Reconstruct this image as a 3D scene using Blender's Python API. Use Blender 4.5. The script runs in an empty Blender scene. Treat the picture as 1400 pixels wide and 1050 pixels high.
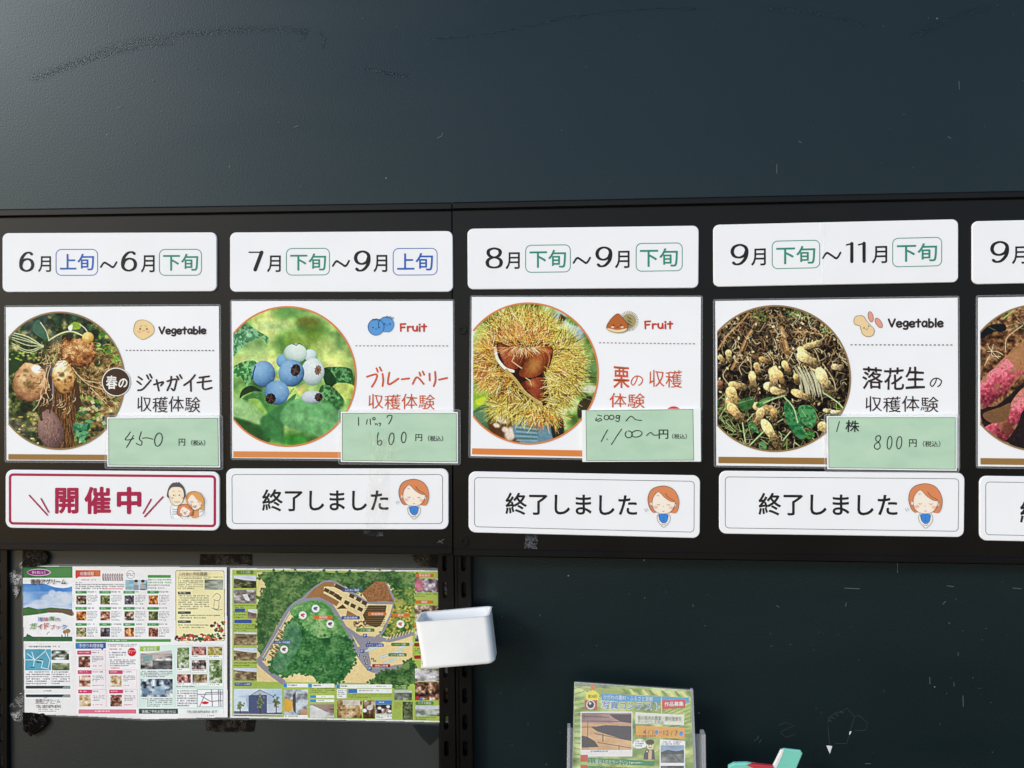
import bpy, math, random
import numpy as np
from mathutils import Vector
from mathutils.geometry import tessellate_polygon

S = bpy.context.scene
COL = S.collection
R = math.radians

# ------------------------------------------------------------------ camera, sky, sun, exposure
CAM = np.array([0.0, -1.02, 0.0]); YAW = 3.4; PITCH = -0.45; FPX = 1053.0
cam = bpy.data.objects.new('camera', bpy.data.cameras.new('camera'))
COL.objects.link(cam)
cam.location = CAM
cam.rotation_euler = (R(90 + PITCH), 0, R(YAW))
cam.data.sensor_width = 36.0
cam.data.lens = 36.0 * FPX / 1400.0
cam.data.clip_start = 0.01
cam.data.clip_end = 100.0
S.camera = cam

SUN_DIR = Vector((-1.15, -1.0, 0.80)).normalized()        # towards the sun: in front of the wall, left and above
world = bpy.data.worlds.new('World'); S.world = world
world.use_nodes = True
wn = world.node_tree.nodes; wn.clear()
sky = wn.new('ShaderNodeTexSky'); sky.sky_type = 'NISHITA'; sky.sun_disc = False
sky.sun_elevation = math.asin(SUN_DIR.z); sky.sun_rotation = math.atan2(SUN_DIR.x, SUN_DIR.y)
sky.air_density = 1.0; sky.dust_density = 0.7; sky.ozone_density = 1.0
bg = wn.new('ShaderNodeBackground'); bg.inputs['Strength'].default_value = 0.15
wo = wn.new('ShaderNodeOutputWorld')
world.node_tree.links.new(sky.outputs[0], bg.inputs[0]); world.node_tree.links.new(bg.outputs[0], wo.inputs[0])
sl = bpy.data.lights.new('sun', 'SUN'); sl.energy = 1.0; sl.angle = R(13); sl.color = (1.0, 0.99, 0.975)
sun = bpy.data.objects.new('sun', sl); COL.objects.link(sun)
sun.rotation_euler = (-SUN_DIR).to_track_quat('-Z', 'Y').to_euler()
S.view_settings.view_transform = 'Standard'; S.view_settings.look = 'None'
S.view_settings.gamma = 1.0; S.view_settings.use_curve_mapping = False
S.view_settings.exposure = 0.62
S.cycles.max_bounces = 8; S.cycles.transparent_max_bounces = 16

# ------------------------------------------------------------------ measuring: a point of the photograph on a plane in front of the wall
_yr, _pr = R(YAW), R(PITCH)
FWD = np.array([-math.sin(_yr) * math.cos(_pr), math.cos(_yr) * math.cos(_pr), math.sin(_pr)])
RGT = np.array([math.cos(_yr), math.sin(_yr), 0.0])
UPV = np.cross(RGT, FWD)
def WA(px, py, d):
    """arrays of survey points -> world points on the plane y = -d (the wall is y = 0)"""
    px = np.asarray(px, float); py = np.asarray(py, float)
    v = FWD[None, :] + ((px - 700) / FPX)[:, None] * RGT[None, :] - ((py - 525) / FPX)[:, None] * UPV[None, :]
    t = (-np.asarray(d) - CAM[1]) / v[:, 1]
    return CAM[None, :] + v * t[:, None]
def W(px, py, d):
    return WA([px], [py], d)[0]

# ------------------------------------------------------------------ colours and materials
def lin(c):
    return c / 12.92 if c <= 0.04045 else ((c + 0.055) / 1.055) ** 2.4
def hexc(h):
    return tuple(lin(int(h[i:i + 2], 16) / 255) for i in (0, 2, 4))
MATS = {}
def newmat(name):
    m = bpy.data.materials.new(name); m.use_nodes = True
    nt = m.node_tree; return m, nt, nt.nodes['Principled BSDF']
def N(nt, t, **kw):
    n = nt.nodes.new(t)
    for k, v in kw.items():
        if k in n.inputs: n.inputs[k].default_value = v
        else: setattr(n, k, v)
    return n
def L(nt, a, b): nt.links.new(a, b)
def ramp(nt, fac, stops):
    r = nt.nodes.new('ShaderNodeValToRGB'); L(nt, fac, r.inputs[0])
    while len(r.color_ramp.elements) < len(stops): r.color_ramp.elements.new(0.5)
    for e, (p, c) in zip(r.color_ramp.elements, stops):
        e.position = p; e.color = (c[0], c[1], c[2], 1) if isinstance(c, tuple) else (c, c, c, 1)
    return r
def coords(nt, scale=(1, 1, 1)):
    g = nt.nodes.new('ShaderNodeNewGeometry'); mp = N(nt, 'ShaderNodeMapping'); mp.inputs['Scale'].default_value = scale
    L(nt, g.outputs['Position'], mp.inputs['Vector']); return mp.outputs[0]
def tag_mat():
    """green paper: uneven print, gloss streaks put into the colour as paler bands"""
    m, nt, b = newmat('streaked_green_paper')
    n = N(nt, 'ShaderNodeTexNoise'); n.inputs['Scale'].default_value = 1.0; n.inputs['Detail'].default_value = 4; L(nt, coords(nt, (22, 5, 48)), n.inputs['Vector'])
    r = ramp(nt, n.outputs[0], [(0.3, hexc('aecdb2')), (0.5, hexc('b6d4b8')), (0.72, hexc('bed8bd'))]); L(nt, r.outputs[0], b.inputs['Base Color'])
    film_gloss(nt, b); return m
def film_gloss(nt, b, rough=0.22, wave=0.25):
    """glossy laminate: long soft vertical ripples plus a very fine paper grain"""
    n1 = N(nt, 'ShaderNodeTexNoise'); n1.inputs['Scale'].default_value = 1.0; n1.inputs['Detail'].default_value = 3
    L(nt, coords(nt, (26, 5, 3.2)), n1.inputs['Vector'])
    n2 = N(nt, 'ShaderNodeTexNoise'); n2.inputs['Scale'].default_value = 900.0
    L(nt, coords(nt), n2.inputs['Vector'])
    b1 = N(nt, 'ShaderNodeBump'); b1.inputs['Strength'].default_value = wave; b1.inputs['Distance'].default_value = 0.004
    L(nt, n1.outputs[0], b1.inputs['Height'])
    b2 = N(nt, 'ShaderNodeBump'); b2.inputs['Strength'].default_value = 0.06; b2.inputs['Distance'].default_value = 0.0003
    L(nt, n2.outputs[0], b2.inputs['Height']); L(nt, b1.outputs[0], b2.inputs['Normal'])
    L(nt, b2.outputs[0], b.inputs['Coat Normal'])
    b.inputs['Coat Weight'].default_value = 0.12; b.inputs['Coat Roughness'].default_value = rough
    b.inputs['Roughness'].default_value = 0.6
    b.inputs['Specular IOR Level'].default_value = 0.12
def ink(h, kind='laminated'):
    """printed colour under a laminate film"""
    key = (h, kind)
    if key in MATS: return MATS[key]
    m, nt, b = newmat('print_' + h)
    c = hexc(h)
    n = N(nt, 'ShaderNodeTexNoise'); n.inputs['Scale'].default_value = 14; n.inputs['Detail'].default_value = 2
    L(nt, coords(nt), n.inputs['Vector'])
    r = ramp(nt, n.outputs[0], [(0.25, tuple(x * 0.975 for x in c)), (0.75, tuple(min(1, x * 1.01) for x in c))])
    L(nt, r.outputs[0], b.inputs['Base Color'])
    if kind == 'laminated': film_gloss(nt, b)
    elif kind == 'plate': film_gloss(nt, b, 0.3, 0.12)
    else:
        b.inputs['Roughness'].default_value = 0.55
    MATS[key] = m; return m
def print_mat():
    """photograph printed as colour dots: read from the sheet's own colour layer"""
    if 'print' in MATS: return MATS['print']
    m, nt, b = newmat('printed_picture')
    a = nt.nodes.new('ShaderNodeAttribute'); a.attribute_name = 'print'
    L(nt, a.outputs['Color'], b.inputs['Base Color'])
    film_gloss(nt, b)
    b.inputs['Coat Weight'].default_value = 0.10; b.inputs['Specular IOR Level'].default_value = 0.05
    MATS['print'] = m; return m
def wall_mat():
    m, nt, b = newmat('dark_green_painted_metal')
    v = coords(nt)
    big = N(nt, 'ShaderNodeTexNoise'); big.inputs['Scale'].default_value = 2.6; big.inputs['Detail'].default_value = 6; L(nt, v, big.inputs['Vector'])
    base = ramp(nt, big.outputs[0], [(0.3, (0.0060, 0.0124, 0.0141)), (0.75, (0.0086, 0.0166, 0.0186))])
    # small pale flecks of dust and chipped paint
    vo = N(nt, 'ShaderNodeTexVoronoi'); vo.inputs['Scale'].default_value = 70; L(nt, v, vo.inputs['Vector'])
    sz = N(nt, 'ShaderNodeMath', operation='LESS_THAN'); L(nt, vo.outputs['Distance'], sz.inputs[0]); sz.inputs[1].default_value = 0.07
    sx = nt.nodes.new('ShaderNodeSeparateColor'); L(nt, vo.outputs['Color'], sx.inputs[0])
    pk = N(nt, 'ShaderNodeMath', operation='GREATER_THAN'); L(nt, sx.outputs[0], pk.inputs[0]); pk.inputs[1].default_value = 0.90
    ml = N(nt, 'ShaderNodeMath', operation='MULTIPLY'); L(nt, sz.outputs[0], ml.inputs[0]); L(nt, pk.outputs[0], ml.inputs[1])
    m2 = N(nt, 'ShaderNodeMath', operation='MULTIPLY'); L(nt, ml.outputs[0], m2.inputs[0]); L(nt, sx.outputs[1], m2.inputs[1])
    mx = nt.nodes.new('ShaderNodeMixRGB'); L(nt, m2.outputs[0], mx.inputs[0]); L(nt, base.outputs[0], mx.inputs[1]); mx.inputs[2].default_value = (0.16, 0.18, 0.18, 1)
    # a wiped arc and cloudy smears
    sm = N(nt, 'ShaderNodeTexNoise'); sm.inputs['Scale'].default_value = 1.0; sm.inputs['Detail'].default_value = 8; sm.inputs['Distortion'].default_value = 1.2
    L(nt, coords(nt, (2.2, 1, 9)), sm.inputs['Vector'])
    rr = ramp(nt, sm.outputs[0], [(0.3, 0.31), (0.72, 0.385)])
    L(nt, rr.outputs[0], b.inputs['Roughness'])
    L(nt, mx.outputs[0], b.inputs['Base Color'])
    # orange peel
    n1 = N(nt, 'ShaderNodeTexNoise'); n1.inputs['Scale'].default_value = 430; n1.inputs['Detail'].default_value = 3; L(nt, v, n1.inputs['Vector'])
    bp = N(nt, 'ShaderNodeBump'); bp.inputs['Strength'].default_value = 0.26; bp.inputs['Distance'].default_value = 0.0007
    L(nt, n1.outputs[0], bp.inputs['Height']); L(nt, bp.outputs[0], b.inputs['Normal'])
    b.inputs['Specular IOR Level'].default_value = 0.34
    b.inputs['Specular Tint'].default_value = (0.80, 0.94, 1.0, 1)
    return m
def steel_mat():
    m, nt, b = newmat('black_brown_coated_steel')
    v = coords(nt)
    n = N(nt, 'ShaderNodeTexNoise'); n.inputs['Scale'].default_value = 9; n.inputs['Detail'].default_value = 7; L(nt, v, n.inputs['Vector'])
    c = ramp(nt, n.outputs[0], [(0.3, (0.0036, 0.0030, 0.0028)), (0.75, (0.0056, 0.0047, 0.0044))])
    L(nt, c.outputs[0], b.inputs['Base Color'])
    r = ramp(nt, n.outputs[0], [(0.3, 0.34), (0.8, 0.42)]); L(nt, r.outputs[0], b.inputs['Roughness'])
    n2 = N(nt, 'ShaderNodeTexNoise'); n2.inputs['Scale'].default_value = 700; L(nt, v, n2.inputs['Vector'])
    bp = N(nt, 'ShaderNodeBump'); bp.inputs['Strength'].default_value = 0.08; bp.inputs['Distance'].default_value = 0.0005
    L(nt, n2.outputs[0], bp.inputs['Height']); L(nt, bp.outputs[0], b.inputs['Normal'])
    b.inputs['Specular IOR Level'].default_value = 0.20
    return m
def clear_mat(name, alpha, tint=(0.75, 0.78, 0.8), rough=0.18, crinkle=0.0):
    m, nt, b = newmat(name)
    b.inputs['Base Color'].default_value = (*tint, 1); b.inputs['Roughness'].default_value = rough
    b.inputs['Alpha'].default_value = alpha
    n = N(nt, 'ShaderNodeTexNoise'); n.inputs['Scale'].default_value = 45; n.inputs['Detail'].default_value = 3; L(nt, coords(nt), n.inputs['Vector'])
    bp = N(nt, 'ShaderNodeBump'); bp.inputs['Strength'].default_value = 0.25; bp.inputs['Distance'].default_value = 0.002
    L(nt, n.outputs[0], bp.inputs['Height']); L(nt, bp.outputs[0], b.inputs['Normal'])
    return m
def tape_mat(name, base, spark, width, scale=120, gloss=0.08):
    """old crinkled adhesive tape: dull film with thin pale creases where it has lifted"""
    m, nt, b = newmat(name)
    v = coords(nt)
    n = N(nt, 'ShaderNodeTexNoise'); n.inputs['Scale'].default_value = scale; n.inputs['Detail'].default_value = 4; n.inputs['Distortion'].default_value = 2.5; L(nt, v, n.inputs['Vector'])
    s = N(nt, 'ShaderNodeMath', operation='SUBTRACT'); L(nt, n.outputs[0], s.inputs[0]); s.inputs[1].default_value = 0.5
    ab = N(nt, 'ShaderNodeMath', operation='ABSOLUTE'); L(nt, s.outputs[0], ab.inputs[0])
    r = ramp(nt, ab.outputs[0], [(0.0, 1.0), (width, 0.0)])
    g = N(nt, 'ShaderNodeTexNoise'); g.inputs['Scale'].default_value = 70; L(nt, v, g.inputs['Vector'])
    gr = ramp(nt, g.outputs[0], [(0.42, 0.05), (0.62, 1.0)])
    ml = N(nt, 'ShaderNodeMath', operation='MULTIPLY'); L(nt, r.outputs[0], ml.inputs[0]); L(nt, gr.outputs[0], ml.inputs[1])
    mx = nt.nodes.new('ShaderNodeMixRGB'); L(nt, ml.outputs[0], mx.inputs[0]); mx.inputs[1].default_value = (*base, 1); mx.inputs[2].default_value = (*spark, 1)
    L(nt, mx.outputs[0], b.inputs['Base Color']); b.inputs['Roughness'].default_value = 0.35; b.inputs['Specular IOR Level'].default_value = gloss
    bp = N(nt, 'ShaderNodeBump'); bp.inputs['Strength'].default_value = 0.3; bp.inputs['Distance'].default_value = 0.002
    L(nt, n.outputs[0], bp.inputs['Height']); L(nt, bp.outputs[0], b.inputs['Normal'])
    return m
def crease_mat():
    """a puckered patch of clear film: lets everything through and glints where its folds face the light"""
    m = bpy.data.materials.new('puckered_clear_film'); m.use_nodes = True; nt = m.node_tree; nt.nodes.clear()
    n = N(nt, 'ShaderNodeTexNoise'); n.inputs['Scale'].default_value = 1.0; n.inputs['Detail'].default_value = 3; L(nt, coords(nt, (230, 30, 26)), n.inputs['Vector'])
    bp = N(nt, 'ShaderNodeBump'); bp.inputs['Strength'].default_value = 1.0; bp.inputs['Distance'].default_value = 0.006; L(nt, n.outputs[0], bp.inputs['Height'])
    g = N(nt, 'ShaderNodeBsdfGlossy'); g.inputs['Roughness'].default_value = 0.25; L(nt, bp.outputs[0], g.inputs['Normal'])
    t = nt.nodes.new('ShaderNodeBsdfTransparent'); mx = nt.nodes.new('ShaderNodeMixShader'); mx.inputs[0].default_value = 0.06
    L(nt, t.outputs[0], mx.inputs[1]); L(nt, g.outputs[0], mx.inputs[2]); o = nt.nodes.new('ShaderNodeOutputMaterial'); L(nt, mx.outputs[0], o.inputs[0])
    return m
def plastic_mat(name, c, rough=0.3):
    m, nt, b = newmat(name)
    n = N(nt, 'ShaderNodeTexNoise'); n.inputs['Scale'].default_value = 30; n.inputs['Detail'].default_value = 6; L(nt, coords(nt), n.inputs['Vector'])
    r = ramp(nt, n.outputs[0], [(0.3, tuple(x * 0.95 for x in c)), (0.7, c)]); L(nt, r.outputs[0], b.inputs['Base Color'])
    b.inputs['Roughness'].default_value = rough
    n2 = N(nt, 'ShaderNodeTexNoise'); n2.inputs['Scale'].default_value = 600; L(nt, coords(nt), n2.inputs['Vector'])
    bp = N(nt, 'ShaderNodeBump'); bp.inputs['Strength'].default_value = 0.05; bp.inputs['Distance'].default_value = 0.0005
    L(nt, n2.outputs[0], bp.inputs['Height']); L(nt, bp.outputs[0], b.inputs['Normal'])
    return m

# ------------------------------------------------------------------ objects
def thing(name, label, cat, loc, group=None, kind=None):
    o = bpy.data.objects.new(name, None); COL.objects.link(o)
    o.location = loc; o.empty_display_size = 0.01
    o['label'] = label; o['category'] = cat
    if group: o['group'] = group
    if kind: o['kind'] = kind
    return o
def wloc(o):
    p = np.array(o.location)
    while o.parent: o = o.parent; p = p + np.array(o.location)
    return p
def mesh(name, verts, faces, mat, parent=None, smooth=False, label=None):
    verts = np.asarray(verts, float)
    if parent is not None: verts = verts - wloc(parent)
    me = bpy.data.meshes.new(name); me.from_pydata(verts.tolist(), [], [tuple(f) for f in faces]); me.update()
    me.materials.append(mat)
    if smooth: me.shade_smooth()
    o = bpy.data.objects.new(name, me); COL.objects.link(o)
    if parent is not None: o.parent = parent
    if label: o['label'] = label
    return o

def spl(pts, n=8, closed=False):
    P = [np.array(p, float) for p in pts]
    if len(P) < 3: return P
    out = []; m = len(P)
    rng = range(m) if closed else range(m - 1)
    for i in rng:
        if closed: a, b, c, d = P[i - 1], P[i], P[(i + 1) % m], P[(i + 2) % m]
        else: a, b, c, d = P[max(i - 1, 0)], P[i], P[i + 1], P[min(i + 2, m - 1)]
        for k in range(n):
            t = k / n
            out.append(0.5 * ((2 * b) + (-a + c) * t + (2 * a - 5 * b + 4 * c - d) * t * t + (-a + 3 * b - 3 * c + d) * t ** 3))
    if not closed: out.append(P[-1])
    return out
def ell(cx, cy, rx, ry, n=36, rot=0.0, a0=0.0, a1=360.0):
    c, s = math.cos(R(rot)), math.sin(R(rot)); out = []
    full = abs(a1 - a0) >= 359.9
    for k in range(n if full else n + 1):
        a = R(a0 + (a1 - a0) * k / n); x, y = rx * math.cos(a), ry * math.sin(a)
        out.append((cx + x * c - y * s, cy + x * s + y * c))
    return out
def rquad(q, r, n=6):
    """quad (TL,TR,BR,BL) with rounded corners of radius r"""
    q = [np.array(p, float) for p in q]; out = []
    for i in range(4):
        p, a, b = q[i], q[i - 1], q[(i + 1) % 4]
        ua = (a - p) / np.linalg.norm(a - p); ub = (b - p) / np.linalg.norm(b - p)
        c = p + (ua + ub) * r
        for k in range(n + 1):
            t = k / n * math.pi / 2
            out.append(c - ub * r * math.cos(t) - ua * r * math.sin(t))
    return out
def inset(q, d):
    q = [np.array(p, float) for p in q]; out = []
    for i in range(4):
        p, a, b = q[i], q[i - 1], q[(i + 1) % 4]
        out.append(p + d * (a - p) / np.linalg.norm(a - p) + d * (b - p) / np.linalg.norm(b - p))
    return out
def box4(x0, y0, x1, y1, sl=0.0):
    return [(x0, y0), (x1, y0 + sl * (x1 - x0)), (x1, y1 + sl * (x1 - x0)), (x0, y1)]

COMIC = {'V': (.72, [[(0, .06), (.34, .98)], [(.36, .98), (.70, .04)]]), 'e': (.56, [[(.06, .68), (.52, .62), (.48, .42), (.27, .34), (.05, .5), (.05, .82), (.26, 1), (.54, .9)]]),
         'g': (.56, [[(.50, .44), (.26, .35), (.05, .62), (.2, .94), (.48, .82)], [(.52, .38), (.52, 1.0), (.40, 1.3), (.08, 1.26)]]), 't': (.5, [[(.27, .06), (.26, 1)], [(0, .38), (.5, .35)]]),
         'a': (.58, [[(.50, .44), (.26, .35), (.04, .66), (.22, 1), (.5, .82)], [(.52, .38), (.55, 1)]]), 'b': (.58, [[(.06, .0), (.07, 1)], [(.06, .58), (.3, .37), (.55, .66), (.32, 1), (.06, .9)]]),
         'l': (.14, [[(.07, 0), (.07, 1)]]), 'F': (.62, [[(.06, .05), (.09, 1)], [(.06, .06), (.6, .03)], [(.08, .52), (.5, .48)]]), 'r': (.44, [[(.06, .37), (.08, 1)], [(.08, .58), (.18, .43), (.28, .38), (.44, .4)]]),
         'u': (.56, [[(.05, .38), (.06, .8), (.24, 1), (.46, .88), (.5, .38)], [(.5, .38), (.53, 1)]]), 'i': (.14, [[(.07, .42), (.08, 1)], [(.07, .1)]])}
TXT = {}
LAST = [None]
def glyphs(body):
    k = body
    if k not in TXT:
        c = bpy.data.curves.new('lettering', 'FONT'); c.body = body; c.resolution_u = 3
        o = bpy.data.objects.new('lettering', c); COL.objects.link(o)
        m = bpy.data.meshes.new_from_object(o.evaluated_get(bpy.context.evaluated_depsgraph_get()))
        v = np.array([p.co[:2] for p in m.vertices]); f = [tuple(p.vertices) for p in m.polygons]
        bpy.data.objects.remove(o); bpy.data.curves.remove(c); bpy.data.meshes.remove(m)
        TXT[k] = (v, f)
    return TXT[k]

class Art:
    """flat print: every shape drawn in survey coordinates on the plane y = -d and laid a hair above the one below"""
    def __init__(s, d, T=(0, 0, 1.0)):
        s.d = d; s.T = T; s.v = []; s.f = []; s.k = 0
    def at(s, ox, oy, sc): s.T = (ox, oy, sc); return s
    def tr(s, p): return (s.T[0] + p[0] / s.T[2], s.T[1] + p[1] / s.T[2])
    def _add(s, P, faces, dz=None):
        P = np.asarray(P, float); b = len(s.v); d = s.d + s.k * 1.5e-5
        s.k += 1
        if dz is None: dz = 0.0
        w = WA(P[:, 0], P[:, 1], d + np.asarray(dz) * np.ones(len(P)))
        s.v += w.tolist(); s.f += [tuple(b + i for i in f) for f in faces]
    def poly(s, pts, holes=()):
        loops = [[s.tr(p) for p in pts]] + [[s.tr(p) for p in h] for h in holes]
        tri = tessellate_polygon([[Vector((x, y, 0)) for x, y in l] for l in loops])
        s._add([p for l in loops for p in l], tri); return s
    def ell(s, cx, cy, rx, ry=None, rot=0, n=32): return s.poly(ell(cx, cy, rx, rx if ry is None else ry, n, rot))
    def ring(s, outer, inner): return s.poly(outer, [inner])
    def frame(s, q, r, w): return s.ring(rquad(q, r), rquad(inset(q, w), max(r - w, 0.3)))
    def stroke(s, pts, w, w2=None, closed=False, smooth=True, caps=True):
        """round pen line; with w2 a broad pen: w for horizontal strokes, w2 for vertical ones (widths in survey px)"""
        P = spl(pts, 7, closed) if smooth else [np.array(p, float) for p in pts]
        P = np.array([s.tr(p) for p in P])
        if closed: P = np.vstack([P, P[:1]])
        n = len(P); T = np.zeros_like(P)
        T[1:-1] = P[2:] - P[:-2]; T[0] = P[1] - P[0]; T[-1] = P[-1] - P[-2]
        if closed: T[0] = T[-1] = P[1] - P[-2]
        T /= np.maximum(np.linalg.norm(T, axis=1), 1e-9)[:, None]
        hw = np.full(n, w / 2.0) if w2 is None else (w + (w2 - w) * np.abs(T[:, 1]) ** 1.3) / 2
        nr = np.stack([-T[:, 1], T[:, 0]], 1)
        A = P + nr * hw[:, None]; B = P - nr * hw[:, None]
        V = np.vstack([A, B]); dz = np.concatenate([np.arange(n), np.arange(n)]) * 1.2e-6
        F = [(i, i + 1, n + i + 1, n + i) for i in range(n - 1)]
        if caps and not closed:
            for e, sg in ((0, -1), (n - 1, 1)):
                b = len(V); h = hw[e]; arc = []
                for k in range(1, 5):
                    a = math.pi * k / 5
                    arc.append(P[e] + nr[e] * h * math.cos(a) + sg * T[e] * h * math.sin(a))
                V = np.vstack([V, arc]); dz = np.concatenate([dz, np.full(4, dz[e])])
                F.append((e, b, b + 1, b + 2, b + 3, n + e))
        s._add(V, F, dz); return s
    def lines(s, segs, w, **k):
        for g in segs: s.stroke(g, w, **k)
        return s
    def text(s, body, x0, y0, x1, y1, sl=0.0, bold=0.0, hand=0.0, shear=0.0):
        v, f = glyphs(body)
        a, b = v.min(0), v.max(0); u = (v - a) / (b - a)
        ar = (b - a)[0] / (b - a)[1]
        if hand:
            u = u + np.stack([0.012 / max(ar, 1) * hand * np.sin(u[:, 1] * 9 + u[:, 0] * ar * 3.1), 0.045 * hand * np.sin(u[:, 0] * ar * 2.7 + 1.3 * u[:, 1])], 1)
        (x0, y0), (x1, y1) = s.tr((x0, y0)), s.tr((x1, y1))
        o = max(bold, 0) * (y1 - y0) / (b - a)[1]          # heavier type: the same word overprinted a hair to each side
        offs = [(0, 0)] + ([(o * math.cos(k * math.pi / 4), o * math.sin(k * math.pi / 4)) for k in range(8)] if o > 0 else [])
        for ox, oy in offs:
            X = x0 + o + u[:, 0] * (x1 - x0 - 2 * o) + shear * (u[:, 1] - 0.5) * (y1 - y0) + ox
            Y = y1 - o - u[:, 1] * (y1 - y0 - 2 * o) + sl * (X - x0) + oy
            s._add(np.stack([X, Y], 1), f)
        s.k -= len(offs) - 1 if len(offs) > 1 and s.k > 60 else 0
        return s
    def comic(s, word, x0, y0, x1, y1, w):
        adv = sum(COMIC[ch][0] + .16 for ch in word) - .16; k = (x1 - x0) / adv; x = x0
        for i, ch in enumerate(word):
            wd, strokes = COMIC[ch]; dy = .03 * math.sin(i * 2.3) * (y1 - y0)
            for st in strokes:
                P = [(x + px * k, y0 + dy + py * (y1 - y0)) for px, py in st]
                if len(P) == 1: s.ell(*P[0], w * .62)
                else: s.stroke(P, w, smooth=len(P) > 3)
            x += (wd + .16) * k
        return s
    def make(s, name, mat, parent, label=None):
        LAST[0] = mesh(name, s.v, s.f, mat, parent, label=label)
        return LAST[0]

def words(name, d, T, mat, parent, items):
    for it in items:
        kw = it[6] if len(it) > 6 else {}
        Art(d, T).text(*it[:5], it[5] if len(it) > 5 else 0.0, **kw).make(name, mat, parent)

def slab(name, loop, d0, d1, mat, parent, holes=(), bev=0.0006, label=None):
    """flat sheet or plate with real thickness; the loop is its front outline, d0 back and d1 front distance from the wall"""
    loops = [loop] + list(holes)
    V = []; F = []; idx = []
    tri = tessellate_polygon([[Vector((x, y, 0)) for x, y in l] for l in loops])
    fr = [WA([p[0] for p in l], [p[1] for p in l], d1) for l in loops]
    flat = np.vstack(fr); V = flat.tolist(); F += [tuple(t) for t in tri]
    off = 0
    for li, w in enumerate(fr):
        n = len(w); c = w.mean(0)
        e = w.copy()
        t = np.roll(w, -1, 0) - np.roll(w, 1, 0); nn = np.stack([t[:, 2], np.zeros(n), -t[:, 0]], 1)
        nn /= np.maximum(np.linalg.norm(nn, axis=1), 1e-9)[:, None]
        sgn = np.sign(((w - c) * nn).sum()) or 1.0
        if li > 0: sgn = -sgn
        m1 = w + nn * sgn * bev * (1 if li == 0 else 0.5); m1[:, 1] += bev
        m2 = m1.copy(); m2[:, 1] = -d0
        b1 = len(V); V += m1.tolist(); b2 = len(V); V += m2.tolist()
        for i in range(n):
            j = (i + 1) % n
            F.append((off + i, off + j, b1 + j, b1 + i)); F.append((b1 + i, b1 + j, b2 + j, b2 + i))
        if li == 0: back0 = b2
        off += n
    if not holes: F.append(tuple(range(back0, back0 + len(loop))))
    return mesh(name, V, F, mat, parent, label=label)

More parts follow.
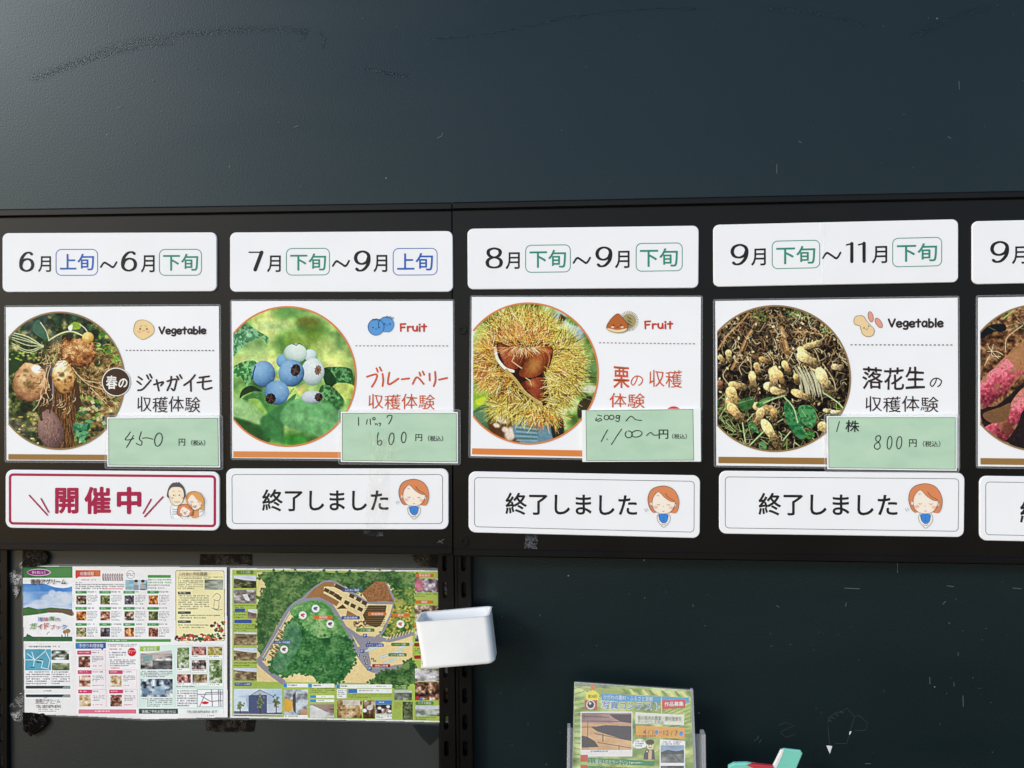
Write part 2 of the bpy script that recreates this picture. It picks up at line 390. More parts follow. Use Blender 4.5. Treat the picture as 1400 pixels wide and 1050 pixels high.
# ------------------------------------------------------------------ printed pictures: painted dot by dot, kept as a colour layer of the sheet's mesh
class Canvas:
    def __init__(s, x0, y0, x1, y1, res=1.6, seed=1, base=(0.9, 0.9, 0.9)):
        s.x0, s.y0, s.res = x0, y0, res
        s.w = int(round((x1 - x0) * res)) + 1; s.h = int(round((y1 - y0) * res)) + 1
        s.X, s.Y = np.meshgrid(x0 + np.arange(s.w) / res, y0 + np.arange(s.h) / res)
        s.C = np.ones((s.h, s.w, 3)) * np.array(base)
        s.rng = np.random.default_rng(seed); s.T = (0, 0, 1.0)
    def at(s, ox, oy, sc): s.T = (ox, oy, sc); return s
    def tr(s, p): return np.array([s.T[0] + p[0] / s.T[2], s.T[1] + p[1] / s.T[2]])
    def noise(s, cell, octv=3, ax=1.0):
        """value noise 0..1; cell in survey px, ax stretches it sideways"""
        out = np.zeros((s.h, s.w)); amp = 1.0; tot = 0
        for o in range(octv):
            c = cell / 2 ** o
            gw = int(s.w / s.res / (c * ax)) + 3; gh = int(s.h / s.res / c) + 3
            g = s.rng.random((gh, gw)); gx = (s.X - s.x0) / (c * ax); gy = (s.Y - s.y0) / c
            ix = np.minimum(gx.astype(int), gw - 2); iy = np.minimum(gy.astype(int), gh - 2); fx = gx - ix; fy = gy - iy
            fx = fx * fx * (3 - 2 * fx); fy = fy * fy * (3 - 2 * fy)
            out += amp * ((g[iy, ix] * (1 - fx) + g[iy, ix + 1] * fx) * (1 - fy) + (g[iy + 1, ix] * (1 - fx) + g[iy + 1, ix + 1] * fx) * fy)
            tot += amp; amp *= 0.55
        return np.clip((out / tot - 0.5) * 1.7 + 0.5, 0, 1)
    def win(s, x0, y0, x1, y1):
        a = max(0, int((x0 - s.x0) * s.res) - 1); b = min(s.w, int((x1 - s.x0) * s.res) + 3)
        c = max(0, int((y0 - s.y0) * s.res) - 1); d = min(s.h, int((y1 - s.y0) * s.res) + 3)
        return (slice(c, d), slice(a, b)) if b > a and d > c else None
    def mix(s, w, m, col):
        col = np.asarray(col, float)
        s.C[w] = s.C[w] * (1 - m[..., None]) + (col if col.ndim > 1 else col[None, None, :]) * m[..., None]
    def line(s, pts, w, col, al=1.0, smooth=False, taper=False):
        if smooth: pts = spl(pts, 5)
        P = [s.tr(p) for p in pts]; n = len(P) - 1
        for i in range(n):
            a, b = P[i], P[i + 1]; hw = w / 2 * ((1 - 0.75 * (i + 0.5) / n) if taper else 1)
            q = s.win(min(a[0], b[0]) - hw - 1, min(a[1], b[1]) - hw - 1, max(a[0], b[0]) + hw + 1, max(a[1], b[1]) + hw + 1)
            if q is None: continue
            X, Y = s.X[q], s.Y[q]; d = b - a; l2 = max(d @ d, 1e-9)
            t = np.clip(((X - a[0]) * d[0] + (Y - a[1]) * d[1]) / l2, 0, 1)
            D = np.hypot(X - a[0] - t * d[0], Y - a[1] - t * d[1])
            s.mix(q, np.clip((hw - D) * s.res + 0.5, 0, 1) * al, col)
    def pmask(s, pts):
        P = np.array([s.tr(p) for p in pts]); q = s.win(*P.min(0), *P.max(0))
        if q is None: return None, None
        X, Y = s.X[q], s.Y[q]; m = np.zeros(X.shape)
        for ox, oy in ((-.25, -.25), (.25, -.25), (-.25, .25), (.25, .25)):
            x = X + ox / s.res; y = Y + oy / s.res; ins = np.zeros(X.shape, bool)
            for i in range(len(P)):
                (ax, ay), (bx, by) = P[i - 1], P[i]
                if ay == by: continue
                c = ((ay > y) != (by > y)) & (x < (bx - ax) * (y - ay) / (by - ay) + ax); ins ^= c
            m += ins * 0.25
        return q, m
    def poly(s, pts, col, al=1.0, smooth=False):
        if smooth: pts = spl(pts, 6, True)
        q, m = s.pmask(pts)
        if q is not None: s.mix(q, m * al, col)
    def rect(s, x0, y0, x1, y1, col, al=1.0): s.poly([(x0, y0), (x1, y0), (x1, y1), (x0, y1)], col, al)
    def ell(s, cx, cy, rx, ry, col, al=1.0, rot=0, soft=0.0):
        c = s.tr((cx, cy)); rx /= s.T[2]; ry /= s.T[2]; r = max(rx, ry) * (1 + soft)
        q = s.win(c[0] - r, c[1] - r, c[0] + r, c[1] + r)
        if q is None: return
        ca, sa = math.cos(R(rot)), math.sin(R(rot)); dx, dy = s.X[q] - c[0], s.Y[q] - c[1]
        e = np.hypot((dx * ca + dy * sa) / rx, (-dx * sa + dy * ca) / ry)
        if soft: m = np.clip((1 + soft - e) / (2 * soft), 0, 1); m = m * m * (3 - 2 * m)
        else: m = np.clip((1 - e) * min(rx, ry) * s.res + 0.5, 0, 1)
        s.mix(q, m * al, col)
    def ball(s, cx, cy, rx, ry, hi, mid, lo, rot=0, lx=-0.35, ly=-0.5, tex=0.0, cell=3.0):
        """a round fruit or tuber as it shows in the printed picture"""
        c = s.tr((cx, cy)); rx /= s.T[2]; ry /= s.T[2]; r = max(rx, ry)
        q = s.win(c[0] - r, c[1] - r, c[0] + r, c[1] + r)
        if q is None: return
        ca, sa = math.cos(R(rot)), math.sin(R(rot)); dx, dy = s.X[q] - c[0], s.Y[q] - c[1]
        u = (dx * ca + dy * sa) / rx; v = (-dx * sa + dy * ca) / ry
        if tex: nz = s.noise(cell, 4)[q]; e = np.hypot(u, v) * (1 + 0.24 * min(1, tex * 1.4) * (s.noise(11, 3)[q] - 0.5))
        else: nz = 0.5; e = np.hypot(u, v)
        z = np.sqrt(np.clip(1 - e * e, 0, 1))
        l = (dx / rx * lx + dy / ry * ly) * 0.8 + z * 0.6 + tex * (nz - 0.5)
        t = np.clip((l + 0.45) / 1.4, 0, 1)[..., None]
        hi, mid, lo = (np.array(k, float) for k in (hi, mid, lo))
        col = np.where(t > 0.55, mid + (hi - mid) * (t - 0.55) / 0.45, lo + (mid - lo) * t / 0.55)
        s.mix(q, np.clip((1 - e) * min(rx, ry) * s.res + 0.5, 0, 1), col)
    def blur(s, r):
        k = max(1, int(r * s.res))
        for _ in range(2):
            for ax in (0, 1):
                p = np.pad(s.C, [(k + 1, k) if i == ax else (0, 0) for i in range(3)], mode='edge'); c = np.cumsum(p, ax); n = 2 * k + 1
                s.C = (c[n:] - c[:-n]) / n if ax == 0 else (c[:, n:] - c[:, :-n]) / n
    def tint(s, stops, f, q=None):
        """colour by a noise field through a list of (position, colour)"""
        p = [a for a, _ in stops]; c = np.array([b for _, b in stops], float)
        return np.stack([np.interp(f, p, c[:, i]) for i in range(3)], -1)
    def dashes(s, x0, y0, x1, y1, rows, col, al=0.75, fill=0.9):
        """a block of small print, too fine to be read from here"""
        h = (y1 - y0) / rows
        for r in range(rows):
            xe = x1 if r < rows - 1 else x0 + (x1 - x0) * s.rng.uniform(0.4, 0.95)
            x = x0; cw = h * 0.62
            while x < xe:
                if s.rng.random() < fill:
                    yy = y0 + r * h + h * 0.12
                    s.rect(x, yy, x + cw * s.rng.uniform(0.55, 0.9), yy + h * s.rng.uniform(0.45, 0.62), col, al * s.rng.uniform(0.5, 1))
                x += cw
    def snap(s, x0, y0, x1, y1, stops, cell=4, extra=None, ax=1.0):
        """a small photograph inside a leaflet: mottled colours of its subject"""
        (a, b), (c, d) = s.tr((x0, y0)), s.tr((x1, y1)); q = s.win(a, b, c, d)
        if q is None: return
        m = ((s.X[q] >= a) & (s.X[q] <= c) & (s.Y[q] >= b) & (s.Y[q] <= d)) * 1.0
        s.mix(q, m, s.tint(stops, s.noise(cell, 3, ax)[q]))
        if extra: extra()
    def crisp(s, grain=.3, sharp=.9, gain=1.12, q=None):
        sv = s.C.copy(); s.blur(1.3); bl = s.C; s.C = sv + sharp * (sv - bl)
        s.C = (s.C - .42) * gain + .42; s.C *= (1 + grain * (s.noise(1.6, 2) - .5))[..., None]; s.C = np.clip(s.C, .015, .985)
    def build(s, name, d, parent, keep=None, warp=None, label=None):
        C = np.clip(s.C, 0, 1); lc = np.where(C <= 0.04045, C / 12.92, ((C + 0.055) / 1.055) ** 2.4) * 0.94
        h, w = s.h, s.w; xs, ys = s.X.ravel(), s.Y.ravel()
        if warp: xs, ys = warp(xs, ys)
        V = WA(xs, ys, d) if not callable(d) else WA(xs, ys, d(xs, ys))
        i = np.arange(h * w).reshape(h, w)
        F = np.stack([i[:-1, :-1], i[1:, :-1], i[1:, 1:], i[:-1, 1:]], -1).reshape(-1, 4)
        if keep is not None:
            k = keep(s.X, s.Y); fm = (k[:-1, :-1] & k[1:, :-1] & k[1:, 1:] & k[:-1, 1:]).ravel(); F = F[fm]
            used = np.unique(F); mp = np.zeros(h * w, int); mp[used] = np.arange(len(used)); F = mp[F]; V = V[used]; lc = lc.reshape(-1, 3)[used]
        else: lc = lc.reshape(-1, 3)
        if parent is not None: V = V - wloc(parent)
        me = bpy.data.meshes.new(name); nf = len(F)
        me.vertices.add(len(V)); me.vertices.foreach_set('co', V.ravel())
        me.loops.add(nf * 4); me.loops.foreach_set('vertex_index', F.ravel().astype(np.int32))
        me.polygons.add(nf); me.polygons.foreach_set('loop_start', np.arange(0, nf * 4, 4, dtype=np.int32))
        me.update(calc_edges=True)
        at = me.attributes.new('print', 'FLOAT_COLOR', 'POINT')
        at.data.foreach_set('color', np.hstack([lc, np.ones((len(lc), 1))]).ravel().astype(np.float32))
        me.materials.append(print_mat()); me.validate()
        o = bpy.data.objects.new(name, me); COL.objects.link(o); o.parent = parent
        if label: o['label'] = label
        return o

def c255(*a): return tuple(x / 255 for x in a)

def paint_potato(c):
    n = c.noise(7, 4); n2 = c.noise(22, 3)
    c.C[:] = c.tint([(0, c255(12, 20, 18)), (.35, c255(36, 54, 34)), (.55, c255(76, 92, 50)), (.72, c255(140, 136, 76)), (1, c255(236, 226, 180))], n * .75 + n2 * .25)
    w = np.clip((c.X - 95) / 30, 0, 1) * np.clip((c.Y - 470) / 25, 0, 1); st = c.tint([(0, c255(46, 30, 20)), (.4, c255(120, 84, 50)), (.7, c255(186, 146, 90)), (1, c255(236, 214, 160))], c.noise(4, 3, 1.6))
    c.C = c.C * (1 - .7 * w[..., None]) + st * .7 * w[..., None]
    w = np.clip((60 - c.X) / 40, 0, 1) * np.clip((c.Y - 560) / 20, 0, 1) * .6; c.C = c.C * (1 - w[..., None]) + np.array(c255(92, 88, 88)) * w[..., None]
    for _ in range(70): c.ell(c.rng.uniform(12, 165), c.rng.uniform(425, 470), c.rng.uniform(3, 9), c.rng.uniform(3, 8), c255(*c.rng.choice([[24, 40, 34], [34, 84, 66], [70, 84, 88], [46, 60, 58]])), .6, soft=.5)
    for _ in range(60): c.ell(c.rng.uniform(128, 172), c.rng.uniform(440, 500), c.rng.uniform(1.5, 5), c.rng.uniform(1, 4), c255(*c.rng.choice([[60, 120, 40], [120, 176, 60], [26, 62, 28], [190, 220, 110]])), .8, soft=.3)
    c.at(0, 410, 7.778)
    c.poly([(360, 250), (420, 215), (480, 330), (500, 420), (430, 400), (350, 330)], c255(70, 108, 88), .9, True)
    c.poly([(725, 280), (790, 235), (860, 260), (840, 310), (740, 310)], c255(142, 170, 60), 1, True)
    c.poly([(725, 290), (770, 262), (765, 320), (735, 325)], c255(236, 240, 230), 1, True)
    c.poly([(90, 570), (200, 560), (240, 640), (200, 740), (90, 780)], c255(34, 62, 36), .95, True)
    for _ in range(26):
        x, y = c.rng.uniform(95, 420), c.rng.uniform(560, 640); c.ell(x, y, 14, 9, c255(*c.rng.choice([[96, 150, 50], [180, 196, 90], [40, 76, 36]])), .8, soft=.4)
    for y in (345, 370, 420, 460, 480, 350, 400): # pale stems
        c.line([(130, y), (300, y + 80 * c.rng.uniform(.5, 1)), (460, 500 + c.rng.uniform(-20, 20))], 1.2, c255(186, 194, 150), .9, True)
    c.line([(430, 240), (490, 330), (520, 430)], 1.2, c255(190, 200, 160), 1, True)
    c.line([(520, 430), (640, 360), (760, 335), (880, 380)], 1.9, c255(206, 208, 150), 1, True)
    c.line([(850, 260), (900, 300), (935, 350)], 1.2, c255(220, 216, 160), 1, True)
    c.poly([(660, 380), (760, 370), (740, 450), (670, 450)], c255(56, 40, 26), 1, True)
    for _ in range(700):   # straw and roots of the heap
        x, y = c.rng.uniform(470, 1320), c.rng.uniform(440, 1130); a = c.rng.normal(0.4, .8); l = c.rng.uniform(20, 95)
        if x > 980 and y < 480: continue
        c.line([(x, y), (x + l * .5 * math.cos(a), y + l * .5 * math.sin(a)), (x + l * math.cos(a + .3), y + l * math.sin(a + .3))], c.rng.uniform(.3, .8), c255(*c.rng.choice([[188, 140, 92], [122, 78, 48], [70, 44, 30], [226, 196, 146], [152, 112, 70]])), .85)
    c.poly([(420, 760), (560, 700), (600, 900), (600, 1240), (420, 1180)], c255(96, 88, 92), .9, True)
    c.at(0, 500, 7.778)
    c.poly([(430, 150), (600, 120), (800, 140), (860, 380), (800, 560), (770, 860), (560, 880), (430, 600)], c255(70, 48, 34), .95, True)
    for _ in range(330):
        x, y = c.rng.uniform(560, 800), c.rng.uniform(180, 850)
        c.line([(x, y), (x + c.rng.normal(0, 14), y + c.rng.uniform(40, 120))], c.rng.uniform(.3, .8), c255(*c.rng.choice([[140, 100, 58], [96, 62, 36], [54, 34, 24], [176, 130, 80]])), .8)
    for _ in range(90):
        x, y = c.rng.uniform(780, 1240), c.rng.uniform(330, 800); c.poly([(x, y), (x + 30, y - 18), (x + 52, y + 14), (x + 20, y + 30)], c255(*c.rng.choice([[46, 110, 84], [96, 140, 62], [150, 176, 90], [36, 60, 44], [200, 200, 160]])), .8)
    for _ in range(26):
        x, y = c.rng.uniform(790, 950), c.rng.uniform(570, 800); a = c.rng.uniform(0, 6.3); l = c.rng.uniform(25, 55); u, v = math.cos(a), math.sin(a)
        c.poly([(x - l * u, y - l * v), (x - .4 * l * v, y + .4 * l * u), (x + l * u, y + l * v), (x + .4 * l * v, y - .4 * l * u)], c255(*c.rng.choice([[36, 110, 82], [56, 140, 100], [20, 70, 50], [110, 170, 120]])), .85, True)
    for _ in range(40):
        x, y = c.rng.uniform(90, 480), c.rng.uniform(520, 840); c.ell(x, y, c.rng.uniform(8, 30), 9, c255(*c.rng.choice([[196, 170, 80], [80, 74, 70], [120, 110, 90], [226, 214, 150]])), .8, soft=.3)
    c.ball(540, 690, 130, 215, c255(164, 132, 118), c255(124, 96, 92), c255(76, 56, 54), -12, tex=.35)
    c.line([(525, 20), (530, 500)], 2.0, c255(60, 54, 60)); c.line([(560, 30), (566, 420)], 2.4, c255(150, 150, 160), .7)
    c.line([(430, 500), (440, 570)], 4, c255(60, 44, 38), .8)
    c.at(0, 410, 7.778)
    c.ball(840, 560, 185, 158, c255(236, 190, 130), c255(156, 100, 56), c255(50, 28, 20), 10, tex=1.0, cell=4, lx=-.1)
    for _ in range(150):
        x, y = c.rng.uniform(540, 990), c.rng.uniform(420, 560); a = c.rng.normal(1.2, .7)
        c.line([(x, y), (x + 50 * math.cos(a), y + 50 * math.sin(a))], .5, c255(*c.rng.choice([[226, 186, 130], [120, 76, 44], [184, 132, 84]])), .8)
    c.ball(935, 402, 64, 62, c255(246, 226, 170), c255(206, 168, 84), c255(120, 84, 40), 0, tex=.2)
    c.ball(315, 880, 178, 205, c255(240, 212, 160), c255(186, 140, 98), c255(96, 58, 42), 12, tex=.5, cell=9, lx=.15, ly=-.6)
    c.ell(385, 735, 52, 42, c255(250, 246, 236), .95, 20, soft=.35)
    for x, y, r in ((300, 900, 46), (270, 750, 24), (345, 930, 30), (390, 980, 16)): c.ell(x, y, r, r * .8, c255(110, 90, 50), .7, soft=.6)
    c.ball(672, 825, 116, 182, c255(255, 244, 205), c255(212, 166, 98), c255(96, 56, 32), -6, tex=.42, cell=9, lx=-.2, ly=-.6)
    c.ell(650, 680, 44, 34, c255(252, 246, 226), .9, soft=.4)
    for x, y, r in ((655, 800, 28), (620, 850, 18), (750, 830, 20), (690, 960, 22)): c.ell(x, y, r, r * .8, c255(96, 62, 34), .75, soft=.6)
    for _ in range(170):   # fine root hairs over the tubers
        x, y = c.rng.uniform(430, 800), c.rng.uniform(520, 1150); a = c.rng.normal(1.7, .6); l = c.rng.uniform(30, 110)
        if (x - 640) ** 2 / 130 ** 2 + (y - 820) ** 2 / 190 ** 2 < 1: continue
        c.line([(x, y), (x + l * .5 * math.cos(a), y + l * .5 * math.sin(a)), (x + l * math.cos(a + .5), y + l * math.sin(a + .5))], c.rng.uniform(.35, .8), c255(*c.rng.choice([[226, 190, 146], [184, 136, 90], [96, 62, 40], [60, 40, 30]])), .85, True)
    for _ in range(60):
        x, y = c.rng.uniform(430, 640), c.rng.uniform(1250, 1560); a = c.rng.normal(1.5, .5); l = c.rng.uniform(20, 90)
        c.line([(x, y), (x + l * math.cos(a), y + l * math.sin(a))], c.rng.uniform(.3, .7), c255(*c.rng.choice([[170, 140, 120], [90, 66, 60], [70, 48, 40]])), .7)
    for _ in range(60):    # mud on the skins
        x, y = c.rng.choice([(315, 880), (672, 830)]) + c.rng.normal(0, 70, 2); c.ell(x, y, c.rng.uniform(8, 26), c.rng.uniform(5, 14), c255(*c.rng.choice([[110, 76, 46], [140, 100, 60], [80, 54, 34]])), .4, c.rng.uniform(0, 180), soft=.6)
    for p in ([(770, 720), (830, 800), (920, 860), (1080, 880)], [(830, 800), (940, 900), (1100, 950)], [(960, 930), (1060, 1030), (1130, 1100)], [(500, 720), (470, 900), (520, 1050)], [(440, 1020), (400, 1120), (350, 1180)], [(480, 880), (440, 960), (430, 1060)], [(460, 680), (540, 672)], [(540, 700), (505, 820), (525, 940)], [(450, 760), (500, 900), (480, 1000)]):
        c.line(p, .9, c255(226, 184, 142), .95, True)
    c.at(0, 0, 1)

def paint_blueberry(c):
    n = c.noise(26, 3, 1.3)
    c.C[:] = c.tint([(0, c255(44, 84, 40)), (.35, c255(96, 146, 78)), (.6, c255(150, 190, 104)), (.85, c255(206, 216, 130)), (1, c255(226, 226, 150))], n)
    for x, y, a, b, k in ((440, 432, 40, 7, (166, 206, 128)), (430, 460, 14, 20, (90, 120, 40)), (395, 428, 20, 10, (118, 170, 90)), (455, 480, 26, 20, (206, 214, 130)), (466, 470, 10, 8, (96, 140, 80)), (345, 480, 22, 16, (170, 200, 130)), (420, 440, 16, 8, (126, 126, 50)), (375, 446, 26, 7, (180, 210, 140)), (400, 470, 14, 16, (120, 150, 60))):
        c.ell(x, y, a, b, c255(*k), .75, soft=.6)
    c.blur(2.2)
    c.at(310, 415, 5.25)
    def leaf(pts, dark, lite, seed=0):
        c.poly(pts, dark, 1, True); q, m = c.pmask(spl(pts, 6, True))
        if q is None: return
        nz = c.noise(3.2, 3)[q]; c.mix(q, m * np.clip((nz - .40) * 2.2, 0, .75), lite)
    leaf([(45, 190), (140, 150), (230, 200), (300, 245), (290, 290), (255, 250), (170, 270), (90, 330), (45, 370)], c255(64, 122, 82), c255(158, 204, 158))
    c.ell(170, 240, 36, 30, c255(80, 140, 96)); c.ell(160, 228, 22, 16, c255(176, 214, 178), .8, soft=.4)
    leaf([(45, 460), (110, 420), (200, 410), (215, 470), (150, 590), (110, 540), (45, 510)], c255(52, 112, 60), c255(150, 206, 140))
    leaf([(690, 470), (760, 455), (890, 470), (900, 570), (840, 600), (740, 610), (700, 560)], c255(40, 92, 52), c255(120, 172, 112))
    c.poly([(690, 470), (740, 480), (790, 560), (750, 610), (705, 570)], c255(24, 64, 36), .95, True)
    c.poly([(750, 620), (800, 570), (910, 590), (900, 680), (820, 670)], c255(196, 206, 110), .85, True)
    leaf([(680, 590), (760, 600), (840, 690), (810, 770), (730, 740), (660, 680)], c255(40, 96, 50), c255(130, 184, 120))
    c.poly([(90, 690), (110, 620), (180, 590), (270, 640), (200, 630), (120, 660)], c255(28, 56, 34), .95, True)
    c.poly([(100, 700), (190, 640), (300, 640), (420, 720), (330, 800), (270, 830), (200, 740)], c255(72, 128, 66), .95, True)
    c.poly([(150, 700), (230, 690), (300, 810), (260, 800)], c255(160, 196, 100), .8, True)
    c.poly([(48, 680), (140, 700), (250, 790), (270, 880), (180, 850), (48, 810)], c255(150, 190, 130), .85, True)
    c.poly([(48, 820), (200, 860), (300, 900), (300, 1000), (120, 950)], c255(36, 82, 44), .9, True)
    c.poly([(250, 820), (400, 720), (500, 650), (420, 830), (400, 980), (300, 960), (250, 900)], c255(60, 118, 68), .95, True)
    c.poly([(390, 780), (480, 690), (640, 690), (820, 780), (800, 880), (690, 950), (480, 900), (400, 860)], c255(104, 164, 106), .95, True)
    for k in range(10): c.line([(420 + 30 * k, 760 + 8 * k), (470 + 34 * k, 860)], 3.0, c255(150, 198, 140), .35)
    c.poly([(410, 1010), (440, 950), (520, 940), (580, 1010)], c255(60, 140, 56), .9, True)
    q = c.win(310, 540, 500, 615); sub = c.C.copy(); c.blur(1.2); 
    c.C[:int((548 - c.y0) * c.res)] = sub[:int((548 - c.y0) * c.res)]
    c.line([(340, 525), (400, 528)], 1.5, c255(190, 160, 90)); c.line([(480, 610), (450, 650)], 1.6, c255(120, 150, 80))
    c.poly([(500, 610), (560, 580), (550, 650), (520, 660)], c255(206, 196, 120), .8, True)
    c.C *= (1 + .30 * (c.noise(9, 4) - .5))[..., None]; c.C = np.clip(c.C, 0, 1)
    HB = (c255(158, 192, 218), c255(98, 142, 182), c255(40, 60, 92)); HP = (c255(236, 240, 232), c255(186, 206, 196), c255(96, 128, 100))
    c.ball(398, 412, 42, 48, c255(150, 190, 220), c255(104, 154, 192), c255(50, 84, 110), lx=-.1)
    c.ball(600, 372, 46, 44, c255(226, 236, 236), c255(190, 210, 206), c255(120, 150, 130))
    c.ball(492, 358, 84, 70, *HP, lx=.1, tex=.06); c.ball(618, 490, 82, 100, c255(236, 238, 236), c255(190, 204, 204), c255(110, 134, 116), lx=-.2, tex=.08)
    c.ball(265, 504, 84, 94, *HB, tex=.1); c.ball(464, 500, 92, 97, *HB, tex=.1); c.ball(360, 640, 88, 88, *HB, lx=.1, tex=.1)
    c.ball(615, 672, 78, 48, c255(220, 222, 226), c255(174, 184, 190), c255(90, 110, 100))
    for x, y, a, b in ((494, 478, 34, 44), (315, 682, 36, 38), (655, 478, 22, 34), (660, 672, 28, 30)):
        c.ell(x, y, a, b, c255(40, 28, 30) if a > 25 else c255(150, 104, 84), 1, 15)
        for k in range(9):
            t = k * .7; c.line([(x, y), (x + a * 1.15 * math.cos(t), y + b * 1.1 * math.sin(t))], .8, c255(110, 72, 58) if k % 2 else c255(24, 18, 24), .9)
    c.line([(475, 290), (500, 300), (520, 282), (540, 298)], 1.2, c255(120, 80, 64)); c.line([(205, 450), (190, 500), (186, 540)], 1.6, c255(30, 30, 44))
    for _ in range(60): c.ell(c.rng.uniform(200, 680), c.rng.uniform(410, 700), c.rng.uniform(8, 22), c.rng.uniform(6, 14), c255(200, 214, 226), .12, c.rng.uniform(0, 180), soft=.8)
    c.at(0, 0, 1)

def paint_chestnut(c):
    n = c.noise(20, 3)
    c.C[:] = c.tint([(0, c255(40, 62, 34)), (.4, c255(96, 130, 62)), (.7, c255(176, 200, 120)), (1, c255(232, 238, 226))], n)
    c.at(635, 410, 5.25)
    c.ell(800, 220, 60, 90, c255(196, 214, 232), .8, soft=.5); c.ell(720, 130, 90, 80, c255(226, 236, 236), .7, soft=.5)
    c.poly([(660, 180), (690, 100), (735, 130), (690, 180)], c255(80, 54, 40)); c.ell(780, 150, 60, 30, c255(96, 140, 60), .9, 30, soft=.3); c.ell(880, 340, 60, 26, c255(90, 130, 60), .8, -20, soft=.3)
    c.ell(910, 480, 50, 60, c255(110, 150, 90), .8, soft=.4); c.ell(900, 640, 60, 30, c255(226, 226, 206), .8, soft=.3)
    c.poly([(60, 660), (180, 620), (200, 720), (120, 760), (60, 800)], c255(140, 180, 60), .95, True); c.poly([(80, 720), (170, 690), (110, 760)], c255(226, 226, 60), .7, True)
    c.poly([(60, 800), (190, 740), (200, 860), (150, 930), (60, 860)], c255(70, 110, 76), .95, True)
    for k in range(6): c.line([(70, 820 + 16 * k), (190, 760 + 18 * k)], 1.2, c255(180, 206, 180), .5)
    c.poly([(180, 660), (250, 680), (250, 900), (170, 920)], c255(84, 74, 46), .95, True)
    c.poly([(180, 880), (380, 840), (400, 1020), (240, 1000)], c255(90, 56, 36), .95, True)
    for x, y, a, b in ((270, 860, 50, 26), (330, 960, 40, 50), (290, 930, 22, 20), (230, 900, 26, 16)): c.ell(x, y, a, b, c255(238, 224, 206), .9, 20, soft=.3)
    c.poly([(360, 860), (560, 900), (680, 850), (700, 960), (560, 1020), (380, 1010)], c255(104, 140, 156), .95, True)
    for k in range(9): c.line([(370, 880 + 16 * k), (520, 900 + 14 * k)], 1.3, c255(60, 90, 84) if k % 2 else c255(176, 200, 210), .7)
    c.poly([(620, 860), (700, 840), (710, 970), (640, 1000)], c255(36, 36, 34), .9, True); c.poly([(820, 740), (910, 690), (900, 800), (820, 850)], c255(54, 44, 34), .9, True)
    c.blur(.8)
    # burr: spines from the back outwards to the front, tip colour pale
    def burr(cx, cy, rx, ry, a0, a1, n, tones, ln=(60, 120), inner=.45):
        for i in range(n):
            t = R(c.rng.uniform(a0, a1)); r = 1 - (i / n) * (1 - inner) + c.rng.normal(0, .05)
            x, y = cx + rx * r * math.cos(t), cy + ry * r * math.sin(t); a = t + c.rng.normal(0, .38); l = c.rng.uniform(*ln) * (1.1 - .35 * i / n)
            k = tones[min(len(tones) - 1, int(len(tones) * np.clip(i / n + c.rng.normal(0, .14), 0, .999)))]; v = c.rng.uniform(.72, 1.12)
            c.line([(x, y), (x + l * .6 * math.cos(a), y + l * .6 * math.sin(a)), (x + l * math.cos(a), y + l * math.sin(a))], c.rng.uniform(.55, 1.15), np.clip(np.array(k) / 255 * v, 0, 1), .95, taper=True)
    Y = [(226, 214, 110), (206, 186, 76), (240, 228, 150), (170, 140, 56)]; O = [(230, 206, 110), (216, 170, 80), (200, 120, 56), (236, 190, 130), (160, 84, 40)]
    c.ell(400, 260, 250, 190, c255(92, 62, 28)); c.ell(200, 450, 130, 200, c255(96, 58, 28)); c.ell(690, 480, 170, 270, c255(72, 62, 28)); c.ell(480, 750, 190, 100, c255(70, 54, 26)); c.ell(350, 620, 120, 110, c255(76, 50, 26))
    burr(185, 440, 85, 190, 90, 270, 520, [(236, 226, 140), (226, 196, 104), (214, 150, 76), (196, 110, 56)], (50, 110), .2)
    burr(670, 480, 150, 260, -100, 95, 900, [(214, 214, 130), (200, 190, 84), (226, 214, 110), (150, 130, 60)], (60, 130), .15)
    burr(480, 730, 190, 100, 5, 178, 560, [(186, 180, 80), (200, 176, 76), (170, 140, 56), (236, 216, 140), (150, 110, 50)], (60, 130), .1)
    burr(410, 250, 240, 150, 165, 375, 900, [(236, 226, 120), (240, 214, 96), (226, 176, 80), (206, 120, 56), (236, 200, 150)], (60, 120), .1)
    burr(280, 760, 90, 60, 60, 230, 160, Y, (50, 110), .1)
    def fur(cx, cy, rx, ry, n, ox, oy, tones, dark):
        for i in range(n):
            r = math.sqrt(c.rng.random()); t = c.rng.uniform(0, 6.283); x, y = cx + rx * r * math.cos(t), cy + ry * r * math.sin(t)
            a = math.atan2(y - oy, x - ox) + c.rng.normal(0, .75); l = c.rng.uniform(44, 100)
            k = dark[c.rng.integers(len(dark))] if c.rng.random() < .45 * (1 - i / n) + .12 else tones[c.rng.integers(len(tones))]
            c.line([(x, y), (x + l * math.cos(a), y + l * math.sin(a))], c.rng.uniform(.7, 1.3), np.clip(np.array(k) / 255 * c.rng.uniform(.8, 1.12), 0, 1), 1, taper=True)
    DKN = [(120, 70, 36), (84, 50, 26), (150, 96, 44)]; ORN = [(226, 150, 70), (206, 120, 56), (240, 186, 110), (246, 214, 160), (230, 196, 96)]; YLN = [(232, 216, 120), (214, 192, 88), (244, 234, 160), (190, 160, 70), (226, 206, 104)]
    fur(400, 200, 230, 110, 420, 430, 420, YLN, DKN); fur(410, 290, 210, 70, 380, 430, 420, ORN, DKN); fur(185, 470, 80, 150, 380, 330, 430, ORN + YLN[:2], DKN)
    fur(700, 500, 130, 230, 760, 520, 460, YLN, DKN); fur(640, 420, 70, 110, 200, 520, 440, YLN + ORN[:1], DKN); fur(450, 760, 190, 90, 330, 500, 640, YLN, DKN); fur(310, 610, 90, 100, 220, 420, 500, YLN[2:] + ORN[:1], DKN); fur(570, 830, 120, 60, 180, 540, 700, YLN + ORN[:2], DKN)
